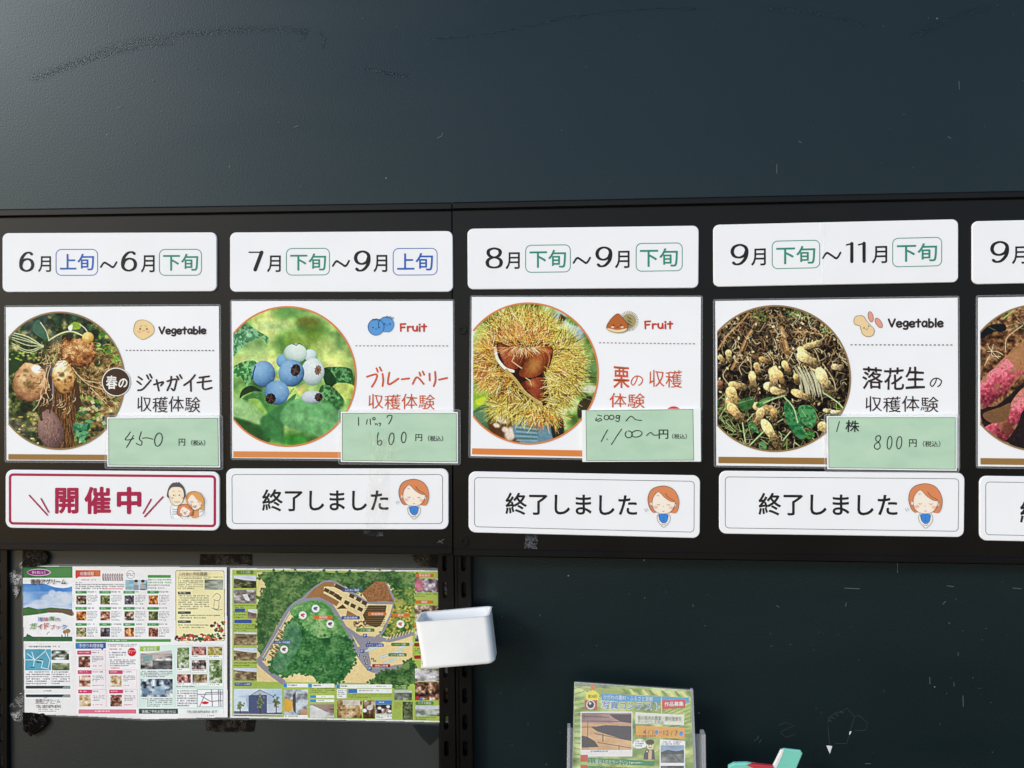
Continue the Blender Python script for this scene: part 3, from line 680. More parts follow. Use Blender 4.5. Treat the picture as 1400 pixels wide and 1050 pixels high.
    c.poly([(235, 310), (330, 330), (480, 360), (630, 340), (610, 480), (560, 530), (600, 640), (590, 750), (520, 730), (400, 610), (330, 520), (250, 440)], c255(54, 26, 18), 1, True)
    def nut(pts, lo, hi, p0, p1, gl):
        q, m = c.pmask(spl(pts, 6, True)); a, b = c.tr(p0), c.tr(p1); d = b - a
        t = np.clip(((c.X[q] - a[0]) * d[0] + (c.Y[q] - a[1]) * d[1]) / (d @ d), 0, 1); e = c.noise(2.5, 3, .5)[q] * .25 - .12
        c.mix(q, m, c.tint([(0, lo), (.5, hi), (1, lo)], np.clip(t + e, 0, 1))); c.ell(*gl[:4], gl[4], .55, gl[5], soft=.8)
    nut([(240, 318), (330, 330), (470, 370), (400, 480), (320, 495), (270, 430)], c255(84, 34, 22), c255(164, 84, 56), (230, 380), (440, 440), (270, 370, 16, 50, c255(226, 160, 130), -20))
    nut([(470, 400), (540, 345), (626, 345), (600, 470), (550, 530), (470, 560), (390, 530)], c255(74, 30, 18), c255(150, 76, 44), (400, 400), (620, 540), (500, 470, 44, 60, c255(206, 164, 84), 40))
    nut([(410, 600), (470, 570), (560, 560), (590, 640), (590, 740), (530, 720), (440, 640)], c255(80, 32, 22), c255(156, 76, 50), (400, 620), (610, 660), (480, 600, 30, 22, c255(210, 160, 90), 20))
    c.line([(360, 400), (340, 440), (380, 470), (410, 490)], 1.4, c255(210, 170, 120)); c.line([(440, 560), (470, 580), (480, 610)], 1.2, c255(214, 180, 130))
    c.line([(222, 350), (235, 420), (290, 490), (350, 512)], 4.0, c255(236, 222, 196), 1, True); c.line([(300, 505), (370, 580), (440, 670), (550, 745)], 4.2, c255(186, 160, 96), 1, True)
    c.line([(600, 360), (610, 430), (590, 500)], 1.4, c255(180, 120, 80), .9, True)
    burr(420, 330, 200, 40, 20, 160, 150, [(196, 110, 56), (226, 160, 90), (240, 206, 160)], (40, 90), .3)
    for _ in range(60):
        x, y = c.rng.uniform(600, 690), c.rng.uniform(520, 740); a = c.rng.normal(2.9, .6); l = c.rng.uniform(40, 90)
        c.line([(x, y), (x + l * math.cos(a), y + l * math.sin(a))], .9, c255(*c.rng.choice([[236, 216, 120], [206, 176, 84], [240, 226, 160]])), 1, taper=True)
    c.at(0, 0, 1)

def peanut(c, x, y, l, w, a, waist=.72, k=(206, 180, 122)):
    """one pod in survey px: two swellings, netted skin"""
    d = np.array([math.cos(R(a)), math.sin(R(a))]); nrm = np.array([-d[1], d[0]]); pts = []
    for t in np.linspace(0, 2 * math.pi, 28, endpoint=False):
        u = math.cos(t); r = w * (abs(math.sin(t)) ** .8) * (1 - (1 - waist) * math.exp(-(u * 3.2) ** 2)) * (1 if math.sin(t) > 0 else -1)
        pts.append(np.array([x, y]) + d * u * l + nrm * r)
    q, m = c.pmask(pts)
    if q is None: return
    c.poly([p + np.array([.8, 1.6]) for p in pts], c255(16, 12, 10), .7)
    dx, dy = c.X[q] - x, c.Y[q] - y; u = (dx * d[0] + dy * d[1]) / l; v = (dx * nrm[0] + dy * nrm[1]) / w
    net = np.clip(.5 + .5 * np.sin(u * l * 1.2 + 2 * c.noise(6, 2)[q]) * np.sin(v * 7 + 3 * c.noise(5, 2)[q]), 0, 1); sh = .98 - .48 * np.clip((dx * .5 + dy) / w / 1.5, -1, 1) - .12 * net + .5 * (c.noise(2.2, 3)[q] - .5)
    c.mix(q, m, np.clip(np.array(k) / 255 * sh[..., None], 0, 1))

def paint_peanut(c):
    n = c.noise(4, 4)
    c.C[:] = c.tint([(0, c255(14, 12, 12)), (.5, c255(38, 32, 28)), (.8, c255(80, 64, 50)), (1, c255(130, 108, 80))], n)
    c.at(970, 410, 4.885)
    for _ in range(1500):
        x, y = c.rng.uniform(50, 930), c.rng.uniform(40, 330); a = c.rng.uniform(0, 6.3); l = c.rng.uniform(8, 40)
        if y > 150 + c.rng.uniform(0, 200): continue
        c.line([(x, y), (x + l * math.cos(a), y + l * math.sin(a))], c.rng.uniform(.3, .8), c255(*c.rng.choice([[150, 120, 84], [90, 68, 48], [52, 38, 30], [190, 164, 120], [110, 96, 66]])), .85)
    for x, y, r in ((330, 110, 44), (570, 90, 30), (780, 200, 20), (640, 110, 40)):
        for _ in range(40): c.ell(x + c.rng.normal(0, r), y + c.rng.normal(0, r * .5), 7, 4, c255(*c.rng.choice([[80, 120, 50], [110, 150, 70], [150, 160, 90]])), .8)
    for p, w in (([(60, 330), (110, 250), (200, 160), (260, 90)], 2.6), ([(150, 460), (210, 340), (250, 250), (280, 210)], 4.2), ([(480, 190), (500, 270), (520, 350)], 7), ([(560, 215), (650, 215), (790, 240)], 2.2)):
        c.line(p, w, c255(150, 112, 72), 1, True); c.line([(a + 4, b - 3) for a, b in p], w * .4, c255(196, 160, 112), .8, True)
    c.line([(520, 350), (520, 390)], 5, c255(120, 90, 60))
    for _ in range(260):
        x, y = c.rng.uniform(60, 930), c.rng.uniform(330, 980); a = c.rng.uniform(0, 6.3); l = c.rng.uniform(20, 70)
        c.line([(x, y), (x + l * .5 * math.cos(a), y + l * .5 * math.sin(a)), (x + l * math.cos(a + .8), y + l * math.sin(a + .8))], c.rng.uniform(.4, .9), c255(*c.rng.choice([[150, 130, 96], [96, 84, 64], [190, 176, 140]])), .8, True)
    for _ in range(60):
        x = c.rng.uniform(560, 720); y = c.rng.uniform(440, 500); c.line([(x, y), (x + 30, y + 60), (x + 50, y + c.rng.uniform(110, 180))], .9, c255(200, 196, 160), .8, True)
    for _ in range(170):
        x = c.rng.choice([c.rng.uniform(55, 200), c.rng.uniform(200, 700), c.rng.uniform(780, 930)]); y = c.rng.uniform(690, 1000) if x > 120 else c.rng.uniform(620, 900)
        a = c.rng.uniform(0, 3.1); l = c.rng.uniform(30, 90); c.line([(x, y), (x + l * math.cos(a), y + l * math.sin(a))], c.rng.uniform(.6, 1.5), c255(*c.rng.choice([[120, 150, 80], [150, 176, 104], [70, 100, 50], [186, 200, 140]])), .85)
    for p in ([(430, 460), (425, 400), (390, 350)], [(215, 500), (200, 450), (240, 400)], [(520, 420), (560, 350), (620, 310), (700, 330), (745, 450)], [(125, 560), (90, 500), (140, 430)], [(280, 480), (275, 400)], [(760, 430), (830, 540), (845, 640)], [(440, 700), (400, 800)]):
        c.line(p, 1.2, c255(190, 170, 128), 1, True)
    for _ in range(420):
        x, y = c.rng.uniform(60, 920), c.rng.uniform(60, 420); a = c.rng.normal(1.5, .8); l = c.rng.uniform(25, 90)
        c.line([(x, y), (x + l * .5 * math.cos(a), y + l * .5 * math.sin(a)), (x + l * math.cos(a + c.rng.normal(0, .6)), y + l * math.sin(a + c.rng.normal(0, .6)))], c.rng.uniform(.35, .9), c255(*c.rng.choice([[206, 178, 130], [170, 134, 90], [120, 92, 62], [224, 206, 166], [24, 18, 16]])), .9, True)
    for _ in range(70):
        x, y = c.rng.uniform(60, 900), c.rng.uniform(80, 700); c.ell(x, y, c.rng.uniform(5, 13), c.rng.uniform(4, 9), c255(*c.rng.choice([[206, 184, 130], [160, 130, 90], [226, 208, 160]])), .9, c.rng.uniform(0, 180), soft=.2)
    c.at(0, 0, 1); P = lambda x, y: (970 + x / 4.885, 410 + y / 4.885)
    for x, y, l, w, a, k in ((730, 470, 15, 9, 48, (214, 194, 134)), (800, 590, 14, 8, 60, (222, 204, 144)), (640, 360, 12, 7, 30, (206, 186, 130)), (445, 590, 16, 9, 20, (216, 196, 138)), (420, 500, 9, 7, 80, (200, 172, 116)), (350, 720, 12, 8, 20, (210, 182, 122)), (140, 700, 12, 9, 80, (212, 184, 122)), (130, 375, 8, 6, 80, (206, 190, 130)), (80, 395, 6, 5, 70, (196, 170, 110)), (375, 405, 9, 5, 10, (176, 146, 90)), (190, 575, 12, 7, 5, (206, 180, 120)), (320, 460, 8, 6, 70, (200, 170, 110)), (290, 545, 13, 7, 95, (206, 180, 120)), (430, 540, 18, 9, 105, (212, 186, 128)), (480, 530, 12, 6, 60, (190, 160, 104)), (515, 455, 10, 6, 60, (200, 172, 112)), (580, 530, 7, 5, 80, (190, 160, 100)), (620, 640, 15, 7, 20, (206, 180, 120)), (660, 400, 16, 9, 40, (216, 194, 134)), (690, 300, 12, 6, -20, (206, 186, 126)), (770, 550, 20, 10, 52, (220, 200, 140)), (70, 570, 6, 6, 90, (150, 110, 80)), (160, 650, 14, 10, 70, (212, 184, 120)), (180, 760, 16, 9, 60, (206, 176, 116)), (380, 740, 11, 9, 0, (206, 178, 116)), (330, 790, 13, 8, 100, (212, 186, 126)), (430, 770, 9, 7, 100, (186, 156, 104)), (415, 900, 22, 9, 58, (214, 190, 128)), (855, 450, 8, 6, 10, (196, 180, 130)), (790, 740, 6, 4, 20, (226, 206, 150)), (845, 750, 7, 4, 10, (226, 206, 150)), (770, 860, 10, 9, 40, (216, 196, 130)), (460, 615, 11, 7, 15, (214, 190, 130))):
        peanut(c, *P(x, y), l * 1.12, w * .86, a + c.rng.normal(0, 8), .66, k=tuple(v * s_ for v, s_ in zip(k, (.93, .90, .92))))
    c.at(970, 410, 4.885)
    for pts, k in (([(500, 690), (540, 690), (590, 760), (640, 880), (620, 930), (570, 900), (510, 800)], (66, 136, 84)), ([(600, 710), (680, 710), (715, 780), (690, 850), (640, 840), (600, 770)], (84, 150, 92)), ([(190, 690), (240, 655), (300, 660), (280, 720), (220, 740)], (70, 110, 62)), ([(310, 700), (360, 660), (430, 650), (340, 720)], (90, 130, 70)), ([(255, 820), (300, 830), (330, 890), (270, 860)], (86, 140, 80)), ([(640, 890), (690, 870), (700, 910), (660, 930)], (70, 136, 60)), ([(330, 960), (370, 950), (380, 990), (340, 1000)], (100, 140, 84))):
        c.poly(pts, c255(*k), 1, True); (ax, ay), (bx, by) = pts[0], pts[len(pts) // 2]; c.line([(ax, ay), (bx, by)], .8, c255(176, 206, 160), .7); q, m = c.pmask(spl(pts, 6, True)); c.mix(q, m * np.clip((c.noise(3.5, 3)[q] - .45) * 2, 0, .6), c255(30, 70, 44))
    for p in ([(360, 690), (430, 660), (500, 640)], [(500, 650), (560, 720), (590, 820)], [(270, 970), (330, 910), (360, 880)], [(760, 620), (850, 680), (890, 720)], [(490, 940), (540, 880)], [(220, 820), (240, 950)]):
        c.line(p, 1.6, c255(176, 200, 140), 1, True)
    c.at(0, 0, 1)

def paint_sweet_potato(c):
    n = c.noise(5, 4); c.C[:] = c.tint([(0, c255(40, 28, 22)), (.4, c255(96, 66, 44)), (.7, c255(140, 102, 70)), (1, c255(190, 150, 110))], n)
    c.at(1320, 390, 4.2)
    c.poly([(85, 280), (140, 230), (220, 220), (230, 260), (160, 270), (85, 310)], c255(24, 30, 36), .95, True)
    for k in range(60):
        x, y = c.rng.uniform(85, 420), c.rng.uniform(120, 260); a = c.rng.uniform(-1, 1); c.line([(x, y), (x + 40 * math.cos(a), y + 40 * math.sin(a))], .8, c255(*c.rng.choice([[120, 140, 80], [196, 176, 140], [80, 60, 44]])), .7)
    c.line([(220, 190), (280, 140)], 1.6, c255(150, 190, 100))
    c.poly([(85, 700), (180, 690), (330, 560), (420, 500), (420, 980), (240, 900), (120, 830)], c255(38, 32, 36), .95, True)
    def tuber(pts, p0, p1):
        q, m = c.pmask(spl(pts, 6, True)); a, b = c.tr(p0), c.tr(p1); d = b - a
        t = np.clip(((c.X[q] - a[0]) * d[0] + (c.Y[q] - a[1]) * d[1]) / (d @ d), 0, 1); e = (c.noise(3.5, 4)[q] - .5) * .5
        dirt = np.clip((c.noise(14, 3)[q] - .62) * 5, 0, 1)[..., None]
        col = c.tint([(0, c255(176, 120, 96)), (.3, c255(232, 140, 150)), (.6, c255(196, 84, 102)), (1, c255(104, 44, 54))], np.clip(t + e, 0, 1))
        c.mix(q, m, col * (1 - dirt * .8) + np.array(c255(160, 118, 84)) * dirt * .8)
    tuber([(85, 560), (170, 470), (230, 410), (340, 340), (420, 300), (420, 380), (300, 540), (200, 640), (85, 710)], (180, 430), (270, 600))
    c.poly([(240, 400), (330, 320), (420, 290), (420, 400), (330, 500), (260, 440)], c255(168, 124, 82), .8, True)
    tuber([(100, 830), (160, 790), (240, 770), (260, 680), (330, 590), (420, 560), (420, 640), (330, 720), (300, 800), (230, 890), (160, 870)], (240, 660), (320, 800))
    c.poly([(100, 740), (200, 700), (260, 680), (240, 770), (150, 790)], c255(130, 96, 66), .9, True); c.ell(240, 820, 30, 40, c255(110, 70, 50), .8, soft=.5)
    for p in ([(230, 380), (240, 300), (330, 230)], [(130, 350), (160, 390), (190, 420)], [(160, 340), (150, 400), (200, 410)], [(125, 380), (180, 380), (215, 400)], [(140, 400), (110, 460)]): c.line(p, .9, c255(216, 196, 160), .9, True)
    for _ in range(90):
        x, y = c.rng.uniform(90, 400), c.rng.uniform(420, 880); a = c.rng.uniform(0, 6); c.line([(x, y), (x + 22 * math.cos(a), y + 22 * math.sin(a))], .4, c255(110, 60, 50), .6)
    c.at(0, 0, 1)

# ================================================================== the wall and the steel band it carries
D_B = 0.022           # front of the steel band
D_P = D_B + 0.0026    # front of the rigid plates
D_C = D_B + 0.0012    # front of the laminated cards
M_STEEL = steel_mat(); M_WALL = wall_mat()
M_FILM = clear_mat('clear_laminate_film', 0.10, rough=0.15)
M_FILM2 = clear_mat('clear_laminate_film_edge', 0.16, rough=0.2)
M_HOLE = plastic_mat('shadowed_hole', (0.004, 0.004, 0.004), 0.7)

w0 = thing('metal_wall', 'dark green painted metal wall with scratches and dust behind all the signs', 'wall', (0, 0, -0.9))
w0['kind'] = 'structure'
mesh('wall_sheet', [(-2.2, 0, -1.4), (2.2, 0, -1.4), (2.2, 0, 1.3), (-2.2, 0, 1.3), (-2.2, 0.02, -1.4), (2.2, 0.02, -1.4), (2.2, 0.02, 1.3), (-2.2, 0.02, 1.3)],
     [(0, 1, 2, 3), (5, 4, 7, 6), (3, 2, 6, 7), (1, 0, 4, 5)], M_WALL, w0)
rnd = random.Random(4)
a = Art(0.0004)
for p in ([(1227, 768), (1227, 783)], [(1155, 804), (1175, 805)], [(1295, 801), (1304, 802)], [(1385, 804), (1396, 805)], [(1271, 926), (1271.5, 935)], [(1316.5, 951), (1317, 966)], [(1310, 892), (1310, 896)], [(1304, 933), (1304.5, 938)], [(1311, 111), (1311.5, 122)], [(1062, 225), (1062, 237)], [(1092, 193), (1096, 195)], [(1296, 187), (1300, 189)], [(160, 148), (167, 146)], [(402, 174), (408, 172)], [(598, 189), (604, 186), (605, 182)], [(1157, 824), (1156, 829)], [(1183, 1044), (1190, 1044)], [(947, 827), (948, 829)], [(881, 817), (882, 818)], [(1062, 828), (1065, 830)], [(1289, 826), (1293, 822)], [(1297, 851), (1299, 853)], [(686, 843), (687, 844)], [(738, 841), (739, 842)]):
    a.stroke(p, 0.9, smooth=False)
for _ in range(90):
    x, y = rnd.choice([(rnd.uniform(0, 1400), rnd.uniform(5, 255)), (rnd.uniform(650, 1400), rnd.uniform(790, 1040))]); t = rnd.uniform(0, 3.1); l = rnd.uniform(0.6, 2.4)
    a.stroke([(x, y), (x + l * math.cos(t), y + l * math.sin(t))], rnd.uniform(0.4, 0.8), smooth=False, caps=False)
a.make('scratch_marks', plastic_mat('scraped_grey_metal', (0.10, 0.11, 0.11), 0.5), w0)
a = Art(0.0005, (960, 960, 5.833))
for p in ([(1000, 165), (1022, 120), (1060, 85), (1118, 75), (1155, 45), (1215, 115), (1190, 200), (1176, 245)], [(1215, 115), (1250, 105), (1320, 165), (1300, 225), (1210, 225)], [(1003, 190), (1016, 340)], [(1175, 260), (1150, 330), (1060, 330)], [(615, 182), (660, 162), (735, 185), (640, 230), (625, 240), (665, 280), (742, 258)]):
    a.stroke(p, 0.55, smooth=False, caps=False)
for x, y in ((1005, 140), (1030, 118), (1060, 95), (1100, 75)): a.stroke([(x, y), (x + 28, y + 14)], 0.7, smooth=False)
a.stroke([(418, 312), (424, 295)], .9).stroke([(440, 296), (450, 270)], 1.3).stroke([(455, 322), (470, 300)], 1.0)
a.make('glue_residue', plastic_mat('dry_glue', (0.055, 0.06, 0.06), 0.35), w0)
a = Art(0.0006, (960, 960, 5.833)); a.poly([(990, 345), (1038, 350), (1018, 412)]).poly([(1176, 234), (1191, 231), (1184, 252), (1172, 262)])
a.make('torn_paper_scrap', plastic_mat('torn_white_paper', (0.72, 0.72, 0.72), 0.7), w0)
M_RUB = clear_mat('greasy_rub', 0.028, (0.004, 0.006, 0.007), 0.62)
a = Art(0.0003, (0, 0, 2))
for k, f in enumerate((1, 2.2, 3.6, 5.2)):
    a.d = .0003 - .00005 * k
    for p, w in (([(90, 212), (130, 200), (200, 172), (300, 132), (380, 112), (520, 92), (700, 80), (830, 84)], 3.0), ([(120, 205), (260, 160), (380, 130), (470, 118)], 1.6), ([(840, 80), (835, 95), (822, 112)], 1.0), ([(880, 90), (888, 110), (885, 128)], 1.2),
                 ([(1180, 106), (1290, 98), (1400, 82)], 0.9), ([(1400, 80), (1600, 40), (1780, 26), (1900, 24)], 1.3), ([(2100, 22), (2200, 32), (2300, 50), (2360, 72)], 2.0), ([(1000, 185), (1060, 200), (1120, 210)], 1.6), ([(2500, 100), (2600, 50), (2700, 20)], 2.5)):
        a.stroke(p, w * f, w * f * 1.5)
a.make('rub_mark', M_RUB, w0)

# the back board of the left shelf bay, a greyer paint than the wall
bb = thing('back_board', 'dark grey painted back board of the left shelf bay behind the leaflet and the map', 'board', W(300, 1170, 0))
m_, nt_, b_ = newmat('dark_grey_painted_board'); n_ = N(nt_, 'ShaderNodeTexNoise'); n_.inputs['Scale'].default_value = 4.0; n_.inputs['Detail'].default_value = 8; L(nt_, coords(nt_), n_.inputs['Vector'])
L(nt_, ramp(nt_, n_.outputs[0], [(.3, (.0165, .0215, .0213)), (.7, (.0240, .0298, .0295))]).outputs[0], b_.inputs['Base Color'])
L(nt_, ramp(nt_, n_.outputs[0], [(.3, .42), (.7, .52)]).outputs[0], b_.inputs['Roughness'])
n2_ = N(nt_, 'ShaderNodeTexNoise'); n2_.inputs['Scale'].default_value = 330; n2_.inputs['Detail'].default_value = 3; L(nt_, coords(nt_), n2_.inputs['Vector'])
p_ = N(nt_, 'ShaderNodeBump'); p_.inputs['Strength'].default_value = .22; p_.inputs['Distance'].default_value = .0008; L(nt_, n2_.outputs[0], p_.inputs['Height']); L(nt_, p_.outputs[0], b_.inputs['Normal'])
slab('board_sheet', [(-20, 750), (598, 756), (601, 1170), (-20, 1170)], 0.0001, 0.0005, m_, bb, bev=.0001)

def band(label, q, top, bot, bolts):
    t = thing('fascia_panel', label, 'steel panel', W(*((np.array(q[2]) + np.array(q[3])) / 2), 0), 'steel fascia panels carrying the signs')
    slab('panel_face', q, 0.001, D_B, M_STEEL, t)
    slab('top_flange', top, 0.001, D_B + 0.004, M_STEEL, t, bev=0.0022)
    slab('bottom_flange', bot, 0.001, D_B + 0.004, M_STEEL, t, bev=0.0016)
    for x, y, r in bolts:
        slab('bolt_head', ell(x, y, r, r, 24), D_B - 0.001, D_B + 0.0016, M_STEEL, t, holes=[ell(x, y, r * .5, r * .5, 18)], bev=0.0005)
    return t
bl = band('left black steel fascia panel behind the potato and blueberry signs', [(-150, 297.2), (617, 285.6), (618.2, 749.6), (-150, 742.6)], [(-150, 290), (617, 278.4), (617, 285.2), (-150, 296.8)], [(-150, 743), (618.2, 750), (618.2, 757), (-150, 749.6)], ())
br = band('right black steel fascia panel behind the chestnut and peanut signs', [(618.7, 285.2), (1750, 262), (1750, 770), (620.2, 752.2)], [(618.7, 278.2), (1750, 255.5), (1750, 261.6), (618.7, 284.8)], [(620.2, 752.6), (1750, 770.4), (1750, 776), (620.2, 759)], ((632, 451, 6), (634.5, 740, 6)))
a = Art(D_B + 0.0004, (480, 720, 4.375)); a.lines([[(515, 95), (535, 88), (555, 75)], [(525, 82), (548, 100)]], .8)
a.make('scratch_marks', plastic_mat('scraped_black_steel', (0.10, 0.10, 0.10), 0.45), bl)

def post(label, xt0, xt1, xb0, xb1, sx, yt, yb, slots, fl, dp=0.0175):
    t = thing('slotted_post', label, 'shelf post', W((xb0 + xb1) / 2, yb, 0), 'slotted steel shelf posts')
    lerp = lambda a, b, y: a + (b - a) * (y - 760) / 290
    q = [(lerp(xt0, xb0, yt), yt), (lerp(xt1, xb1, yt), yt), (lerp(xt1, xb1, yb), yb), (lerp(xt0, xb0, yb), yb)]
    hs = []
    for y0, y1 in slots:
        x0 = lerp(sx[0], sx[2], y0); x1 = lerp(sx[1], sx[3], y0); r = (x1 - x0) / 2; c = (x0 + x1) / 2
        hs.append([(c + r * math.cos(R(k)), y0 + r - r * math.sin(R(k))) for k in range(0, 181, 30)] + [(c - r * math.cos(R(k)), y1 - r + r * math.sin(R(k))) for k in range(0, 181, 30)])
    slab('post_face', q, 0.0006, dp, M_STEEL, t, holes=hs, bev=0.0012)
    x0, x1 = fl
    slab('post_rib', [(lerp(x0, x0 + xb0 - xt0, yt), yt), (lerp(x1, x1 + xb0 - xt0, yt), yt), (lerp(x1, x1 + xb0 - xt0, yb), yb), (lerp(x0, x0 + xb0 - xt0, yb), yb)], 0.001, dp + 0.0017, M_STEEL, t, bev=0.0006)
    return t
sl_ = [(759.5 + 36.2 * k, 781.5 + 36.2 * k) for k in range(11)]
post('slotted black post just left of the seam beside the park map', 599.3, 619.0, 602.4, 622.6, (604.7, 611, 607.3, 614), 756, 1160, sl_, (617.5, 619.4))
post('slotted black post right of the seam beside the bare green wall', 622.6, 642.9, 625.8, 645.4, (630.2, 637, 632.8, 639.8), 757, 1160, sl_, (622.0, 624))
post('slotted black post cut off by the left edge beside the guide leaflet', -16, 7.6, -16, 10.6, (-4.5, 2.6, -3.5, 3.6), 749, 1160, [(750 + 35.2 * k, 769 + 35.2 * k) for k in range(11)], (7.2, 9.2), 0.005)

# ================================================================== the month plates
BLK, BLU, GRN = '231f20', '2f5fb3', '2f8a72'
def digit(a, ch, x0, y0, x1, y1, sl=0.0):
    """high-contrast rounded numerals drawn with a broad pen"""
    w, h = x1 - x0, y1 - y0; tk = h * .17; th = h * .062
    P = lambda pts: [(x0 + th + u * (w - 2 * th), y0 + th / 2 + v * (h - th) + sl * u * w) for u, v in pts]
    six = [(.90, .09), (.72, .0), (.42, .05), (.14, .30), (.05, .62), (.14, .88), (.48, 1.0), (.84, .90), (.97, .66), (.84, .43), (.52, .35), (.20, .46), (.08, .66)]
    if ch == '6': a.stroke(P(six), th * 1.5, tk)
    elif ch == '9': a.stroke(P([(1 - u, 1 - v) for u, v in six]), th * 1.5, tk)
    elif ch == '8':
        a.stroke(P([(.5, 0), (.16, .08), (.09, .25), (.22, .40), (.5, .47), (.78, .40), (.91, .25), (.84, .08)]), th * 1.5, tk, closed=True)
        a.stroke(P([(.5, .47), (.14, .56), (.02, .74), (.14, .93), (.5, 1), (.86, .93), (.98, .74), (.86, .56)]), th * 1.5, tk, closed=True)
    elif ch == '7': a.stroke(P([(.0, .02), (.93, .02)]), th * 1.1, smooth=False); a.stroke(P([(.93, .03), (.45, .97)]), tk * .9, tk * 1.15, smooth=False)
    elif ch == '1': a.stroke(P([(.05, .10), (.62, .04)]), th * 1.2, smooth=False); a.stroke(P([(.68, .03), (.68, .97)]), tk * .95, smooth=False)
    return a
def tilde(a, x0, y0, x1, y1, w):
    h = y1 - y0; ww = x1 - x0
    a.stroke([(x0, y0 + h * .85), (x0 + ww * .22, y0 + h * .18), (x0 + ww * .5, y0 + h * .5), (x0 + ww * .78, y0 + h * .85), (x1, y0 + h * .12)], w, w * .8)
def plate(name, label, cat, q, r, group, d=D_P, mat=None):
    t = thing(name, label, cat, W(*((np.array(q[2]) + np.array(q[3])) / 2), D_B), group)
    slab('plate', rquad(q, r), D_B + 0.0003, d, ink('f1f1f2', 'plate'), t, bev=0.0007)
    return t
G1 = 'white month plates in the top row'
def month(label, q, digs, moons, boxes, til):
    t = plate('month_plate', label, 'sign plate', q, 7.5, G1)
    sl = (q[1][1] - q[0][1]) / (q[1][0] - q[0][0])
    for d in digs:
        a = Art(D_P + 0.0001); digit(a, *d, sl); a.make('month_numeral', ink(BLK, 'plate'), t)
    if til:
        a = Art(D_P + 0.0001); tilde(a, *til, 3.1); a.make('range_tilde', ink(BLK, 'plate'), t)
    for m in moons: Art(D_P + 0.0001).text('月', *m, sl, bold=.012).make('month_character', ink(BLK, 'plate'), t)
    for (kind, bx, tx) in boxes:
        c = ink(BLU if kind == '上' else GRN, 'plate')
        a = Art(D_P + 0.0001); a.frame(box4(*bx, sl), 8, 1.1); a.text(kind + '旬', *tx, sl, bold=.012)
        a.make('period_box', c, t)
month('white plate reading early June to late June, above the potato card', [(3.7, 319.4), (295.5, 318.3), (295.5, 397.6), (3.7, 398.7)],
      [('6', 25.8, 344.6, 46.9, 371.3), ('6', 165, 343.9, 187.4, 370.9)], [(52, 350.3, 69.7, 372), (192.5, 349, 211.4, 372.5)],
      [('上', (76.1, 340.5, 134, 377), (81.8, 346.9, 128.5, 369.7)), ('下', (217.4, 340.5, 276, 377), (222.9, 346.9, 270.9, 370.2))], (137.8, 357.5, 159.3, 366.5))
month('white plate reading late July to early September, above the blueberry card', [(315, 318.5), (618.1, 316.5), (618.6, 398.3), (315, 398.3)],
      [('7', 338.9, 343.6, 360.7, 370.4), ('9', 483.8, 343, 507.1, 370.9)], [(365, 349.3, 383.8, 372.1), (510.5, 348.6, 529.5, 372.1)],
      [('下', (391, 339.3, 451, 376.7), (396.6, 346.6, 445.7, 370)), ('上', (537, 339.3, 598.2, 376.7), (542.8, 346.1, 591.9, 370))], (455, 355.5, 477.3, 365))
month('white plate reading late August to late September, above the chestnut card', [(639.7, 313.4), (954.7, 309.2), (954.2, 393), (640.2, 395)],
      [('8', 664, 338.9, 687.3, 366.8), ('9', 814, 337.6, 837.6, 365)], [(691.2, 345, 710.6, 368), (840.8, 343, 860.7, 366.8)],
      [('下', (718.1, 334.9, 780.3, 373), (724, 341.9, 773.8, 366.4)), ('下', (869.2, 332.4, 933.3, 371.4), (874.8, 339.8, 926.7, 365))], (784.2, 351, 806.8, 360.9))
month('white plate reading late September to late November, above the peanut card', [(976, 308), (1309.5, 300.4), (1309.5, 385.2), (976.3, 391.5)],
      [('9', 998.7, 334.2, 1023.8, 362.5), ('1', 1155, 331.4, 1170, 359.4), ('1', 1171.5, 331.2, 1186.9, 359.2)], [(1027, 340, 1047, 363.3), (1192, 336.6, 1213, 360.2)],
      [('下', (1055.2, 329.2, 1121.2, 368), (1061.2, 337, 1114.6, 361.4)), ('下', (1219.9, 325.4, 1288, 365.4), (1226.2, 333.4, 1281.2, 358.2))], (1125, 344, 1149.2, 354.6))
month('white month plate cut off by the right edge, above the sweet potato card', [(1330, 303.2), (1680, 295.5), (1680, 381), (1330, 388)],
      [('9', 1353.8, 330.2, 1380.2, 359.1)], [(1383.5, 337, 1404.5, 361)], [], None)

